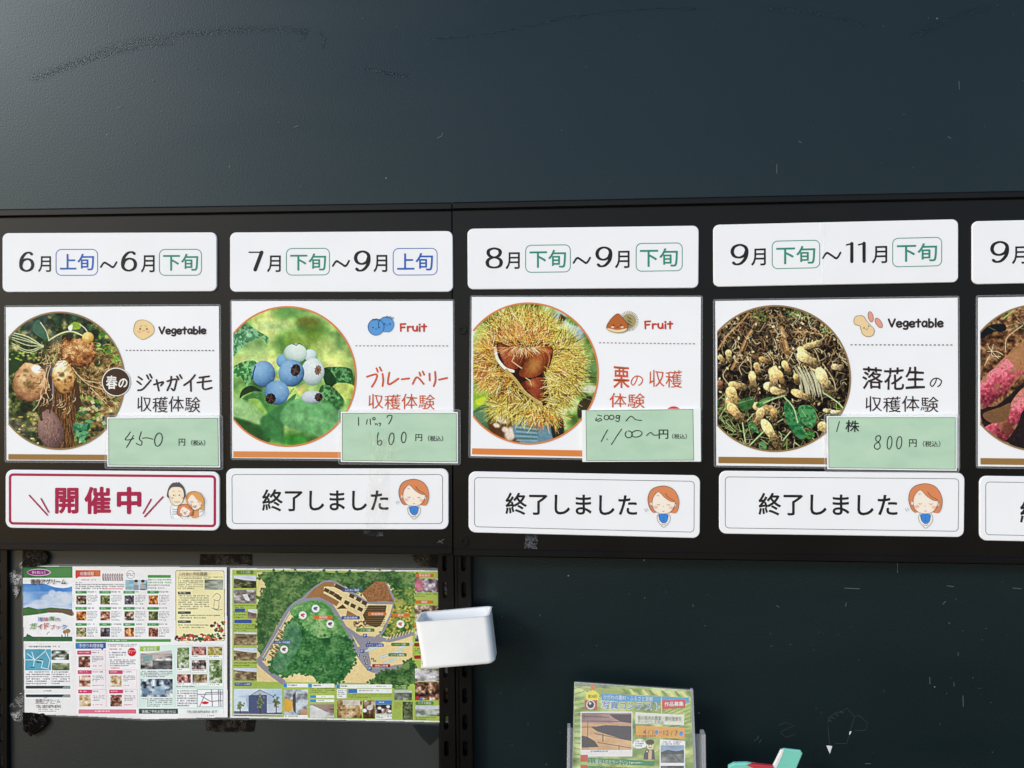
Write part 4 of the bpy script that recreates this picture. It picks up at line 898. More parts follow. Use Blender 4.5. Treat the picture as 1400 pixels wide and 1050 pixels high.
# ================================================================== the laminated crop cards
G2 = 'laminated crop cards in the middle row'
DK, ORG, RED = '33262a', 'cf5a33', 'c2402c'
BRN_R, ORG_R = '93774f', 'dc8148'
def card(label, paper, film, circ, clipx, paint, seed, ring, stripe, scol):
    t = thing('crop_card', label, 'info card', W(*((np.array(paper[2]) + np.array(paper[3])) / 2), D_B), G2)
    slab('paper_sheet', [np.array(p, float) for p in paper], D_B + 0.0004, D_C, ink('f3f3f4'), t, bev=0.0001)
    slab('laminate_border', rquad(film, 3), D_B + 0.0004, D_C - 0.0002, M_FILM, t, holes=[inset(paper, 0.3)], bev=0.0003)
    slab('laminate_edge', rquad(film, 3), D_B + 0.0003, D_C + 0.0001, M_FILM2, t, holes=[rquad(inset(film, 0.8), 2.4)], bev=0.0002)
    cx, cy, rx, ry = circ
    c = Canvas(max(clipx, cx - rx), cy - ry, cx + rx, cy + ry, 1.7, seed); paint(c); c.crisp(.16 if paint is not paint_blueberry else .05, .6 if paint is not paint_peanut else .4)
    ph = c.build('round_photo', D_C + 0.0002, t, keep=lambda X, Y: ((X - cx) / rx) ** 2 + ((Y - cy) / ry) ** 2 < 1.0)
    k = math.degrees(math.acos(max(-1, (clipx - cx) / rx)))
    a = Art(D_C + 0.0004); a.stroke(ell(cx, cy, rx - .3, ry - .3, 90, 0, -k, k), 2.3, smooth=False, caps=False); a.make('photo_ring', ink(ring), ph)
    a = Art(D_C + 0.0002); a.poly(stripe); a.make('colour_stripe', ink(scol), t)
    return t
def dashed(a, x0, y0, x1, y1, n, w=1.4):
    for i in range(n):
        u, v = i / n, (i + .5) / n
        a.stroke([(x0 + (x1 - x0) * u, y0 + (y1 - y0) * u), (x0 + (x1 - x0) * v, y0 + (y1 - y0) * v)], w, smooth=False, caps=False)
    return a
DC = D_C + 0.0002
def face(a, ex, ey, sp, s):   # two dot eyes and a small smile
    a.ell(ex - sp, ey, s).ell(ex + sp, ey, s).stroke([(ex - s * 1.2, ey + s * 1.6), (ex, ey + s * 2.2), (ex + s * 1.2, ey + s * 1.6)], .5)

t = card('laminated potato harvest card with a round photo of potatoes and roots', [(8, 420), (299.2, 418.5), (300.6, 631), (9, 629.4)], [(5.7, 417.7), (301.7, 416), (303, 634), (6.4, 632)],
         (81.2, 520.5, 89.2, 93.9), 11.5, paint_potato, 11, BRN_R, [(11.4, 620.8), (299, 622.6), (299, 630), (11.4, 628.4)], '9a7440')
a = Art(DC); a.comic('Vegetable', 217.6, 446.8, 281, 456.2, 2.5).make('category_word', ink(DK), t)
dashed(Art(DC), 172, 479, 295, 479.2, 25).make('dashed_rule', ink('6a6465'), t)
a = Art(DC, (0, 300, 4.375))
PT = [(800, 650), (815, 612), (850, 600), (890, 612), (918, 640), (920, 675), (895, 700), (855, 718), (822, 702), (802, 680)]
a.poly(spl(PT, 6, True)).make('potato_icon', ink('eed197'), t); ic = LAST[0]
a = Art(DC + .0002, (0, 300, 4.375)); a.stroke(PT, .5, closed=True); face(a, 858, 655, 20, 5.5); a.lines([[(838, 640), (848, 634)], [(866, 634), (876, 640)]], .5).make('icon_outline', ink('7a5a30'), ic)
a = Art(DC + .0002, (0, 300, 4.375)); a.ell(832, 672, 10, 7).ell(886, 672, 10, 7).make('icon_blush', ink('f0b090'), ic)
bd = Art(DC + .0008).ell(158.8, 522.2, 18.3, 18.3).make('badge', ink('3a2416'), t)
Art(DC + .0006).ell(158.8, 522.2, 19.6, 19.6).make('badge_rim', ink('f3efe8'), bd)
a = Art(DC + .0010); a.text('春', 145, 513.6, 160.4, 532.4, bold=.022, hand=.6); a.stroke([(169.0, 519.0), (167.8, 524), (164.8, 528.6), (162.8, 525.6), (165.2, 520.2), (170, 518.4), (173.4, 522), (172, 527), (169.6, 528.6)], 1.9).make('badge_lettering', ink('f5f2ec'), bd)
a = Art(DC, (0, 300, 4.375))
a.lines([[(828, 942), (850, 958)], [(820, 968), (843, 986)], [(825, 1022), (855, 1014), (902, 962)], [(878, 932), (889, 954)], [(896, 926), (908, 948)],
         [(920, 988), (975, 972), (962, 994)], [(936, 960), (950, 1024)],
         [(1000, 968), (1052, 956), (1050, 990), (1040, 1022), (1026, 1012)], [(1024, 940), (1019, 980), (1000, 1022)], [(1058, 938), (1068, 958)], [(1075, 930), (1086, 950)],
         [(1166, 930), (1140, 962), (1100, 992)], [(1140, 962), (1142, 1026)],
         [(1192, 946), (1250, 938)], [(1180, 976), (1262, 965)], [(1216, 942), (1212, 1000), (1226, 1016), (1266, 1006)]], 2.5)
a.make('title_lettering', ink(DK), t)
Art(DC).text('収穫体験', 187.4, 542.2, 273.6, 563.4, hand=.9, bold=.001).make('subtitle_lettering', ink(DK), t)

t = card('laminated blueberry harvest card with a round photo of blue berries', [(316.5, 411.7), (619, 411.5), (620.2, 629), (317.5, 626.2)], [(314.6, 409.8), (621, 409.4), (622, 631.6), (315.6, 628.6)],
         (393, 514.7, 93.7, 95.5), 319.1, paint_blueberry, 12, ORG_R, [(319, 616.9), (618, 619), (618, 627), (319, 625.3)], 'dd8a4c')
Art(DC).comic('Fruit', 547, 442.6, 582.6, 452.6, 2.5).make('category_word', ink(RED), t)
dashed(Art(DC), 486, 472.8, 615, 472.8, 25).make('dashed_rule', ink('8a8283'), t)
a = Art(DC, (300, 300, 4.118)); a.ell(938, 592, 44, 44).ell(881, 606, 45, 46); a.make('blueberry_icon', ink('5a9bd8'), t); ic = LAST[0]
a = Art(DC + .0003, (300, 300, 4.118)); a.stroke(ell(938, 592, 44, 44, 40, 0, -200, 75), .6); a.stroke(ell(881, 606, 45, 46, 40), .6, closed=True)
a.lines([[(936, 552), (944, 543), (950, 556)], [(950, 556), (962, 545), (966, 556)], [(966, 556), (980, 552), (972, 566)], [(860, 568), (864, 560), (872, 568)], [(872, 568), (884, 558), (888, 568)], [(888, 568), (902, 562), (900, 572)]], .6)
face(a, 881, 608, 17, 4); face(a, 944, 588, 15, 4); a.make('icon_outline', ink('223a66'), ic)
a = Art(DC, (300, 300, 4.118))
a.lines([[(830, 886), (884, 872), (880, 905), (858, 942)], [(884, 838), (892, 858)], [(902, 832), (912, 852)], [(918, 870), (922, 905), (918, 938)], [(956, 862), (951, 928), (1008, 896)], [(1026, 900), (1068, 895)],
         [(1088, 926), (1112, 888), (1150, 926)], [(1126, 862), (1132, 880)], [(1144, 856), (1152, 874)], [(1182, 868), (1184, 906)], [(1214, 858), (1216, 905), (1206, 938)], [(1236, 902), (1282, 892)]], 2.5)
a.make('title_lettering', ink(ORG), t)
Art(DC).text('収穫体験', 503.5, 539, 594.3, 559.5, hand=.9, bold=.001).make('subtitle_lettering', ink(ORG), t)

t = card('laminated chestnut harvest card with a round photo of an open spiny burr', [(645, 406), (958.3, 406), (957.2, 629.5), (643.5, 623.5)], [(643, 404.2), (960.7, 404.2), (959.6, 632), (640.6, 625.8)],
         (722.6, 510.7, 95.3, 96.5), 646.8, paint_chestnut, 13, ORG_R, [(645.4, 612.8), (955, 618.8), (955, 627.4), (645.2, 621.2)], 'dd8440')
Art(DC).comic('Fruit', 881.2, 439, 919.2, 449, 2.5).make('category_word', ink(RED), t)
dashed(Art(DC), 819, 468.6, 952.5, 470, 25).make('dashed_rule', ink('9c7a78'), t)
a = Art(DC, (630, 300, 4.118)); a.ell(945, 572, 40, 40)
for k in range(26):
    th = R(-150 + 270 * k / 25); a.stroke([(945 + 36 * math.cos(th), 572 + 36 * math.sin(th)), (945 + 54 * math.cos(th), 572 + 56 * math.sin(th))], .9)
a.make('burr_icon', ink('a99b6c'), t)
a = Art(DC + .0006, (630, 300, 4.118)); CH = [(885, 530), (915, 560), (940, 592), (935, 622), (905, 636), (870, 636), (832, 624), (820, 604), (845, 560)]
a.poly(spl(CH, 5, True)).make('chestnut_icon', ink('b9652f'), t); ic = LAST[0]
Art(DC + .0008, (630, 300, 4.118)).poly(spl([(824, 612), (880, 622), (936, 614), (926, 630), (884, 639), (838, 629)], 5, True)).make('icon_base', ink('ecd9a8'), ic)
a = Art(DC + .0010, (630, 300, 4.118)); a.stroke(CH, .5, closed=True); face(a, 881, 596, 22, 5)
for k in range(9): a.stroke([(935 + 6 * (k % 3), 545 + 6 * k), (944 + 9 * (k % 3), 550 + 6 * k)], .6)
a.make('icon_outline', ink('4e3a24'), ic)
a = Art(DC + .0009, (630, 300, 4.118)); a.ell(855, 606, 9, 6).ell(908, 606, 9, 6).make('icon_blush', ink('f2c4b8'), ic)
a = Art(DC); a.text('栗', 838.4, 501.4, 860.7, 531.4, bold=.011, hand=.7).make('title_lettering', ink(ORG), t)
a = Art(DC); a.stroke([(871.5, 515), (869.6, 521), (865.6, 526.6), (863, 522.6), (866.2, 516.2), (872.4, 514), (878.4, 518), (876.8, 524), (873.4, 526.6)], 1.6)
a.text('収穫', 887.4, 506.2, 932.3, 529.6, hand=.9, bold=.001).text('体験', 833.5, 537.8, 881.3, 557.4, hand=.9, bold=.001).make('subtitle_lettering', ink(ORG), t)
a = Art(DC); a.poly(ell(921, 566, 11.5, 10.5, 30)).make('round_stamp', ink('cc3b35'), t)

t = card('laminated peanut harvest card with a round photo of dug up peanuts', [(978, 411.6), (1309.4, 407), (1310.4, 640), (979.6, 636.4)], [(975.2, 409.4), (1311.6, 404.6), (1312.6, 642.6), (976.4, 638.6)],
         (1059.9, 517.5, 102.9, 99.7), 980.6, paint_peanut, 14, BRN_R, [(982.2, 624.4), (1308, 628), (1308, 637), (982.2, 633.2)], '9a7440')
Art(DC).comic('Vegetable', 1215, 436, 1289, 446.8, 2.7).make('category_word', ink(DK), t)
dashed(Art(DC), 1162.7, 471.4, 1305, 471.6, 25).make('dashed_rule', ink('5a5556'), t)
PN = [(660, 468), (672, 452), (700, 452), (714, 470), (730, 490), (748, 510), (744, 534), (720, 542), (698, 530), (690, 508), (684, 494), (664, 488)]
a = Art(DC, (960, 290, 3.182)); a.poly(spl(PN, 5, True)).make('peanut_icon', ink('efd2a0'), t); ic = LAST[0]
N1, N2 = ell(733, 455, 11, 23, 24, -12), ell(768, 482, 12, 24, 24, -32)
a = Art(DC, (960, 290, 3.182)); a.poly(N1).poly(N2).make('kernel_icon', ink('e8a08a'), t)
a = Art(DC + .0002, (960, 290, 3.182)); a.stroke(PN, .6, closed=True).stroke(N1, .6, closed=True, smooth=False).stroke(N2, .6, closed=True, smooth=False); a.ell(704, 504, 3).ell(724, 496, 3).stroke([(710, 508), (716, 511), (720, 506)], .5).make('icon_outline', ink('6a4a34'), ic)
a = Art(DC); a.text('落花生', 1179, 502, 1264.8, 532.6, bold=.011, hand=.8).make('title_lettering', ink(DK), t)
a = Art(DC); a.stroke([(1280.4, 518), (1278.6, 523.4), (1274.6, 528.2), (1271.8, 524.8), (1275, 519), (1281, 517), (1287, 520.6), (1285.4, 526), (1282, 528.6)], 1.6)
a.text('収穫体験', 1183, 542, 1283, 563, hand=.9, bold=.001).make('subtitle_lettering', ink(DK), t)

t = card('laminated card cut off by the right edge with a round photo of pink sweet potatoes', [(1337.4, 406.8), (1672, 402), (1672, 641.6), (1337.4, 637.4)], [(1334.8, 404), (1674.4, 399), (1674.4, 644.6), (1334.8, 640)],
         (1422, 516.5, 104.9, 100.5), 1340.2, paint_sweet_potato, 15, BRN_R, [(1340.5, 626.2), (1668, 630), (1668, 639), (1340.5, 635)], '9a7440')

# ================================================================== the status plates
G3 = 'white status plates in the bottom row'
def lady(t, x, y, k):
    """printed drawing of a bowing woman: brown bob, closed eyes, blue waistcoat"""
    T = lambda d: Art(D_P + d, (x - 180 / (11.67 / k), y - 165 / (11.67 / k), 11.67 / k))
    H = [(285, 595), (235, 560), (195, 470), (182, 370), (215, 260), (290, 195), (430, 165), (560, 200), (640, 285), (680, 400), (675, 500), (650, 570), (620, 602), (560, 600), (430, 560), (320, 590)]
    T(.0001).poly(spl(H, 6, True)).make('drawn_hair', ink('dd8a5a', 'plate'), t)
    F = [(360, 262), (300, 300), (260, 370), (250, 460), (275, 540), (340, 595), (430, 612), (520, 595), (580, 540), (610, 480), (622, 430), (540, 410), (450, 350)]
    T(.0003).poly(spl(F, 6, True)).make('drawn_face', ink('f8ead9', 'plate'), t)
    T(.0005).ell(305, 505, 38, 25).ell(558, 515, 36, 25).make('drawn_blush', ink('f3c3ae', 'plate'), t)
    B = [(350, 615), (330, 660), (345, 730), (400, 800), (435, 825), (480, 795), (530, 730), (538, 660), (515, 615)]
    T(.0001).poly(spl(B, 6, True)).ell(232, 462, 18, 28).ell(625, 468, 18, 28).make('drawn_sleeves', ink('fbf7f2', 'plate'), t)
    T(.0003).poly(spl([(362, 620), (500, 620), (500, 690), (480, 740), (432, 758), (390, 735), (366, 690)], 4, True)).make('drawn_waistcoat', ink('3f86d6', 'plate'), t)
    a = T(.0007); a.stroke(H[:13], .55); a.stroke(F, .5, closed=True); a.stroke(B, .5); a.stroke([(462, 285), (510, 350), (610, 405)], .55)
    a.lines([[(330, 458), (352, 472), (372, 458)], [(490, 462), (512, 476), (535, 462)], [(330, 325), (345, 316), (358, 325)], [(416, 568), (432, 576), (446, 566)], [(424, 490), (432, 498)], [(135, 538), (160, 580)], [(165, 525), (188, 562)], [(362, 620), (366, 690), (390, 735), (432, 758), (480, 740), (500, 690), (500, 620)], [(400, 770), (435, 790), (470, 765)], [(218, 445), (225, 485), (245, 480)], [(612, 445), (640, 455), (630, 490)]], .5)
    a.ell(430, 680, 6).ell(430, 715, 6).make('drawn_outline', ink('5c4238', 'plate'), t)
def ended(label, q, tx, lad, sl):
    t = plate('status_plate', label, 'sign plate', q, 9, G3)
    Art(D_P + .0001).frame(inset(q, 7), 5.5, .75).make('thin_border', ink('4a4748', 'plate'), t)
    if tx: Art(D_P + .0001).text('終了しました', *tx, sl, bold=.015).make('lettering', ink(BLK, 'plate'), t)
    if lad: lady(t, *lad)
    return t
t = plate('status_plate', 'white plate with crimson border reading now open, with a family drawing', 'sign plate', [(8, 643), (299.4, 645.7), (299.4, 725), (8, 721.1)], 9, G3)
Art(D_P + .0001).frame(inset([(8, 643), (299.4, 645.7), (299.4, 725), (8, 721.1)], 4), 6, 3.4).make('crimson_border', ink('a8234a', 'plate'), t)
a = Art(D_P + .0001); a.text('開', 75.2, 666.8, 107.4, 702.4, bold=.03).text('催', 115.2, 665.4, 151.6, 703, bold=.03).text('中', 159.6, 665.6, 193, 703, bold=.034)
a.at(0, 520, 4.375).lines([[(175, 688), (283, 806)], [(245, 708), (290, 788)], [(903, 712), (856, 795)], [(974, 697), (865, 815)]], 1.9, smooth=False).make('lettering', ink('a8234a', 'plate'), t)
FT = (175, 640, 10.0); A = lambda d: Art(D_P + d, FT)
A(.0001).poly([(600, 510), (720, 510), (730, 560), (700, 600), (690, 690), (605, 690), (580, 620), (580, 560)]).poly([(660, 620), (700, 655), (850, 655), (890, 610), (900, 690), (720, 690)]).make('drawn_shirts', ink('fafafa', 'plate'), t)
a = A(.0003)
for y in (560, 592, 622): a.poly([(612, y), (680, y - 4), (672, y + 12), (612, y + 14)])
a.make('drawn_stripes', ink('8fc3d6', 'plate'), t)
A(.0003).poly(spl([(885, 575), (960, 570), (965, 640), (950, 680), (870, 680), (880, 620)], 3, True)).make('drawn_blouse', ink('e3a06a', 'plate'), t)
A(.0004).poly(spl([(540, 400), (538, 320), (570, 240), (625, 195), (640, 205), (660, 188), (675, 205), (695, 190), (760, 255), (785, 330), (778, 400), (660, 440)], 4, True)).make('drawn_dark_hair', ink('57525a', 'plate'), t)
A(.0006).poly(spl([(600, 265), (665, 258), (725, 268), (758, 320), (762, 400), (745, 460), (700, 505), (655, 515), (605, 495), (570, 440), (556, 370), (562, 310)], 4, True)).make('drawn_face', ink('f8e8ca', 'plate'), t)
A(.0008).poly(spl([(790, 420), (815, 345), (900, 316), (985, 345), (1036, 420), (1040, 500), (1035, 580), (1000, 570), (900, 540), (810, 490)], 5, True)).make('drawn_brown_hair', ink('e0a35c', 'plate'), t)
A(.0010).poly(spl([(885, 365), (840, 400), (818, 450), (830, 520), (880, 565), (940, 570), (985, 540), (1010, 480), (950, 440)], 5, True)).make('drawn_face', ink('fbe9d6', 'plate'), t)
A(.0012).poly(spl([(670, 590), (690, 520), (770, 490), (850, 510), (885, 580), (870, 650), (780, 640), (690, 650)], 5, True)).make('drawn_red_hair', ink('e08a5c', 'plate'), t)
A(.0014).poly(spl([(755, 530), (720, 570), (715, 620), (745, 655), (790, 660), (835, 640), (850, 590), (800, 552)], 5, True)).make('drawn_face', ink('fcebdc', 'plate'), t)
A(.0016).ell(590, 405, 14).ell(735, 405, 14).ell(845, 495, 17).ell(985, 500, 17).ell(730, 620, 12).ell(835, 615, 12).make('drawn_blush', ink('f5cdb4', 'plate'), t)
a = A(.0018); a.stroke([(556, 370), (570, 440), (605, 495), (655, 515), (700, 505), (745, 460), (762, 400)], .5).stroke([(790, 420), (815, 345), (900, 316), (985, 345), (1036, 420), (1040, 500)], .5).stroke([(818, 450), (830, 520), (880, 565), (940, 570), (985, 540)], .5).stroke([(670, 590), (690, 520), (770, 490), (850, 510), (885, 580)], .5).stroke([(715, 620), (745, 655), (790, 660), (835, 640)], .5)
a.lines([[(600, 500), (580, 560), (585, 640), (605, 690)], [(625, 455), (660, 468), (695, 450)], [(850, 450), (866, 466), (884, 456)], [(945, 462), (962, 462), (975, 476)], [(888, 515), (910, 520), (928, 512), (915, 540), (892, 530), (888, 515)], [(738, 585), (752, 580)], [(798, 584), (812, 590)], [(760, 602), (790, 602), (778, 632), (760, 602)], [(610, 318), (626, 312)], [(690, 312), (706, 318)], [(985, 605), (1005, 590), (1040, 605), (1000, 650), (975, 660)], [(660, 595), (680, 640), (720, 662)], [(880, 600), (860, 660)], [(720, 665), (745, 690)], [(830, 660), (810, 690)], [(540, 385), (545, 402), (560, 405)], [(768, 385), (780, 400), (765, 410)]], .5)
a.ell(622, 370, 9).ell(700, 370, 9).make('drawn_outline', ink('6b5046', 'plate'), t)
ended('white plate reading ended, under the blueberry card', [(309.7, 641.4), (612.5, 641.4), (612.5, 723.2), (310.2, 723.2)], (358.3, 669, 531.2, 699.2), (544.9, 655, .966), 0.0)
ended('white plate reading ended, under the chestnut card', [(641.4, 645.3), (956.6, 650.8), (956.1, 735.1), (641.4, 727.3)], (691, 673.4, 871, 703.6), (885.4, 664.2, 1.0), 0.013)
ended('white plate reading ended, under the peanut card', [(984.2, 644.5), (1318.3, 647.3), (1317.3, 733.8), (984.2, 729)], (1037, 673.6, 1227, 704.6), (1242, 661, 1.08), 0.008)
t = ended('white status plate cut off by the right edge, under the sweet potato card', [(1340.3, 651.4), (1680, 656), (1680, 745), (1340.3, 738.2)], None, None, 0)
Art(D_P + .0001).text('終', 1394.6, 682.5, 1427, 715.5, bold=.015).make('lettering', ink(BLK, 'plate'), t)

# ================================================================== the price tags
G4 = 'green handwritten price tags'
D_T = D_C + 0.0030
M_TAG = tag_mat()
def tag(label, film, paper, green, Z, hand, w, yen, tax, extra=None):
    t = thing('price_tag', label, 'price tag', W(*((np.array(paper[2]) + np.array(paper[3])) / 2), D_C), G4)
    slab('paper_sheet', [np.array(p, float) for p in paper], D_C + 0.0020, D_T, ink('eff3ef'), t, bev=0.0001)
    if film: slab('laminate_border', rquad(film, 3), D_C + 0.0018, D_T - 0.0002, M_FILM, t, holes=[inset(paper, .3)], bev=0.0003); slab('laminate_edge', rquad(film, 3), D_C + .0017, D_T, M_FILM2, t, holes=[rquad(inset(film, .8), 2.4)], bev=.0002)
    gp = Art(D_T + .0001).poly(green).make('green_panel', M_TAG, t)
    Art(D_T + .0002).ring([np.array(p, float) for p in green], inset(green, .6)).make('thin_border', ink('4c5a50'), gp)
    a = Art(D_T + .0003, Z)
    for p in hand: a.stroke(p, w)
    if extra: extra(a)
    a.make('handwriting', ink('26282b'), gp)
    a = Art(D_T + .0003, Z); a.text('円', *yen, bold=.012).text('（税込）', *tax, bold=.006).make('printed_lettering', ink('33383a'), gp)
tag('green tag reading 450 yen, on the potato card', [(143, 567.4), (304.4, 567.6), (304.8, 642.4), (143.2, 641)], [(146.5, 570.7), (299.7, 569.8), (300.8, 638.9), (146.7, 637.7)], inset([(146.5, 570.7), (299.7, 569.8), (300.8, 638.9), (146.7, 637.7)], 1.7), (0, 520, 4.375),
    [[(780, 308), (764, 332), (748, 353), (770, 356), (800, 348)], [(798, 330), (780, 362), (757, 400)], [(845, 308), (833, 350), (848, 366), (842, 388), (815, 378)], [(852, 346), (880, 344), (914, 352)], ell(947, 354, 22, 40, 16, 12, 290, 640)], 1.3, (1068, 349, 1107, 391), (1143, 357, 1226, 390))
tag('green tag reading one pack 600 yen, on the blueberry card', [(462.6, 560), (629.4, 560), (629.6, 635.6), (462.6, 634.8)], [(466, 563), (625.9, 563.4), (626, 633.4), (466, 631.4)], inset([(466, 563), (625.9, 563.4), (626, 633.4), (466, 631.4)], 1.7), (300, 510, 4.118),
    [[(783, 250), (783, 294)], [(832, 262), (827, 288)], [(848, 258), (850, 290)], ell(870, 257, 7, 7, 10), [(876, 283), (880, 292)], [(886, 284), (890, 292)], [(897, 282), (907, 284), (902, 298)], [(944, 250), (948, 240), (970, 240), (966, 262), (952, 287)],
     [(894, 336), (888, 370), (892, 402), (908, 404), (914, 388), (906, 378), (892, 388)], ell(968, 370, 14, 33, 16, 8, 280, 630), ell(1037, 362, 13, 30, 16, 5, 280, 630)], 1.2, (1103, 344, 1141, 383), (1174, 352, 1258, 384))
tag('green tag reading from 500 g, from 1,100 yen, on the chestnut card', None, [(795.6, 561), (957.8, 558.6), (958.3, 630.9), (796.3, 631.4)], [(800.7, 561.2), (947.6, 559.4), (948.8, 629.4), (801.7, 630)], (630, 510, 4.118),
    [[(770, 236), (792, 242)], [(764, 252), (760, 268), (784, 256), (792, 266), (770, 272)], ell(820, 250, 13, 13, 12, 0, 280, 640), ell(849, 249, 13, 12, 12, 0, 200, 560), [(893, 240), (876, 240), (876, 254), (890, 250), (894, 240), (888, 272), (872, 268)], [(930, 270), (958, 243), (984, 262), (1018, 267)],
     [(826, 320), (808, 352), (790, 386)], [(822, 371), (824, 374)], [(906, 315), (880, 352), (848, 402)], ell(945, 345, 20, 19, 14, 0, 260, 620), ell(990, 342, 30, 18, 14, -10, 200, 560), [(1045, 352), (1068, 335), (1086, 349), (1112, 348)]], 1.2, (1114, 318, 1168, 371), (1190, 342, 1272, 371))
tag('green tag reading one plant 800 yen, on the peanut card', [(1127, 566), (1311.6, 566), (1311.4, 646), (1127.4, 644)], [(1130.6, 569), (1308.2, 568.8), (1308, 643.6), (1131.3, 641.4)], inset([(1130.6, 569), (1308.2, 568.8), (1308, 643.6), (1131.3, 641.4)], 1.8), (960, 510, 3.182),
    [[(597, 211), (585, 254)], [(772, 272), (758, 276), (756, 292), (770, 304), (774, 322), (762, 332), (750, 324), (752, 310), (770, 296), (776, 280), (770, 272)], ell(815, 303, 10, 28, 14, 6, 280, 630), ell(857, 303, 11, 27, 14, 6, 280, 630)], 1.3, (900, 288, 933, 322), (960, 295, 1036, 321),
    lambda a: a.text('株', 623, 206, 684, 258, bold=.012, hand=.8, shear=.05))

M_CREASE = crease_mat()
def pucker(o, d, pts): Art(d).poly(pts).make('film_pucker', M_CREASE, bpy.data.objects[o])
pucker('price_tag.001', D_T + .0006, [(503, 588), (520, 600), (534, 590), (546, 612), (543, 631), (508, 631)])
pucker('status_plate.001', D_P + .0010, [(505, 642), (533, 642), (534, 690), (527, 722.5), (499, 722.5), (500, 690)])
pucker('month_plate.003', D_P + .0008, [(1120, 305), (1128, 305), (1127, 388), (1121, 388)])

# ================================================================== guide leaflet sheet taped to the wall
D_G = 0.0045
def paint_guide(c):
    c.C[:] = np.array(c255(238, 236, 234)); c.at(20, 765, 4.667)
    INK = c255(88, 84, 92)
    veg = [(0, c255(40, 36, 34)), (.4, c255(104, 84, 70)), (.7, c255(150, 128, 104)), (1, c255(214, 200, 180))]
    c.rect(50, 45, 368, 116, c255(66, 122, 76)); c.rect(200, 45, 368, 114, c255(104, 152, 92), .6)
    c.snap(52, 155, 366, 330, [(0, c255(92, 142, 200)), (.5, c255(128, 168, 214)), (1, c255(200, 214, 230))], 16, ax=2.5)
    c.snap(52, 155, 366, 205, [(0, c255(70, 128, 196)), (1, c255(120, 168, 218))], 18, ax=2)
    for x, y, a, b in ((240, 215, 24, 22), (285, 225, 26, 24), (320, 228, 22, 20), (215, 250, 46, 30), (300, 262, 60, 34), (160, 280, 60, 24), (340, 250, 40, 30), (110, 300, 60, 18), (260, 300, 110, 26)): c.ell(x, y, a, b, c255(212, 218, 228), .8, soft=.35)
    c.poly([(366, 140), (366, 170), (310, 182), (240, 172), (180, 140)], c255(240, 240, 240), 1, True); c.rect(50, 116, 368, 152, c255(238, 238, 238))
    c.poly([(50, 310), (90, 302), (150, 318), (230, 306), (366, 318), (366, 362), (50, 362)], c255(74, 116, 66)); c.poly([(210, 322), (300, 312), (366, 326), (366, 360), (240, 350)], c255(122, 96, 82), .8, True)
    c.poly([(50, 360), (140, 350), (220, 338), (300, 340), (368, 362), (368, 500), (50, 500)], c255(238, 236, 236), 1)
    c.rect(56, 492, 368, 522, c255(66, 112, 76)); c.poly([(56, 500), (90, 478), (130, 500)], c255(66, 112, 76))
    c.line([(322, 500), (322, 468)], 1, c255(110, 80, 60)); c.line([(338, 500), (338, 462)], 1, c255(110, 80, 60)); c.ell(320, 462, 12, 12, c255(168, 130, 96)); c.ell(340, 456, 16, 14, c255(170, 136, 92))
    c.poly([(80, 470), (88, 488), (74, 488)], c255(60, 60, 70)); c.rect(298, 480, 306, 494, c255(150, 120, 90)); c.line([(205, 480), (212, 466), (222, 462)], .8, c255(150, 140, 140))
    c.ell(155, 82, 75, 22, c255(236, 220, 236)); c.ell(153, 82, 71, 19, c255(150, 56, 134))
    # address panel
    c.dashes(90, 548, 330, 566, 1, INK); c.snap(68, 572, 232, 706, [(0, c255(86, 160, 184)), (1, c255(120, 186, 204))], 20)
    for p in ([(80, 600), (130, 640), (190, 590), (200, 575)], [(110, 590), (126, 640), (120, 680)], [(70, 640), (130, 640)], [(200, 590), (226, 640), (215, 690)], [(140, 640), (180, 650), (170, 690), (220, 700)]): c.line(p, 1.0, c255(226, 240, 244), .95)
    c.dashes(140, 630, 175, 665, 2, c255(40, 70, 90)); c.dashes(95, 684, 140, 694, 1, c255(30, 60, 80))
    sn = [(0, c255(60, 66, 50)), (.45, c255(120, 126, 110)), (.7, c255(190, 196, 190)), (1, c255(236, 240, 244))]
    c.snap(236, 578, 348, 640, sn, 4, ax=2); c.snap(238, 660, 350, 708, [(0, c255(80, 94, 60)), (1, c255(206, 210, 180))], 5, ax=2)
    c.dashes(72, 712, 222, 800, 6, INK); c.dashes(236, 712, 352, 800, 6, INK)
    for y in (806, 860): c.rect(72, y, 355, y + 18, c255(70, 80, 84)); c.poly([(320, y), (355, y), (355, y + 18), (300, y + 18)], c255(150, 156, 156))
    c.dashes(185, 832, 240, 846, 1, INK); c.dashes(185, 876, 232, 890, 1, INK); c.dashes(132, 914, 302, 924, 1, INK); c.dashes(150, 952, 280, 974, 2, INK, .6)
    # harvest column
    c.poly([(388, 68), (548, 68), (548, 108), (410, 110), (392, 122), (388, 108)], c255(206, 84, 74)); c.rect(470, 68, 548, 108, c255(222, 140, 90), .7)
    for k in range(9): c.ell(566 + 15 * k, 100, 7, 10, c255(186, 170, 168)); c.rect(560 + 15 * k, 110, 572 + 15 * k, 136, c255(*c.rng.choice([[190, 150, 140], [150, 160, 180], [200, 186, 170], [160, 140, 150]])), .8); c.line([(566 + 15 * k, 88), (560 + 15 * k, 110), (572 + 15 * k, 136)], .5, c255(120, 100, 100), .8)
    c.dashes(425, 124, 540, 138, 1, c255(210, 100, 150)); c.dashes(388, 142, 468, 154, 1, INK); c.dashes(388, 155, 696, 192, 3, INK); c.rect(560, 182, 690, 190, c255(220, 80, 80), .35)
    c.snap(708, 130, 846, 194, [(0, c255(84, 130, 90)), (.5, c255(140, 176, 190)), (1, c255(190, 214, 226))], 8, ax=2)
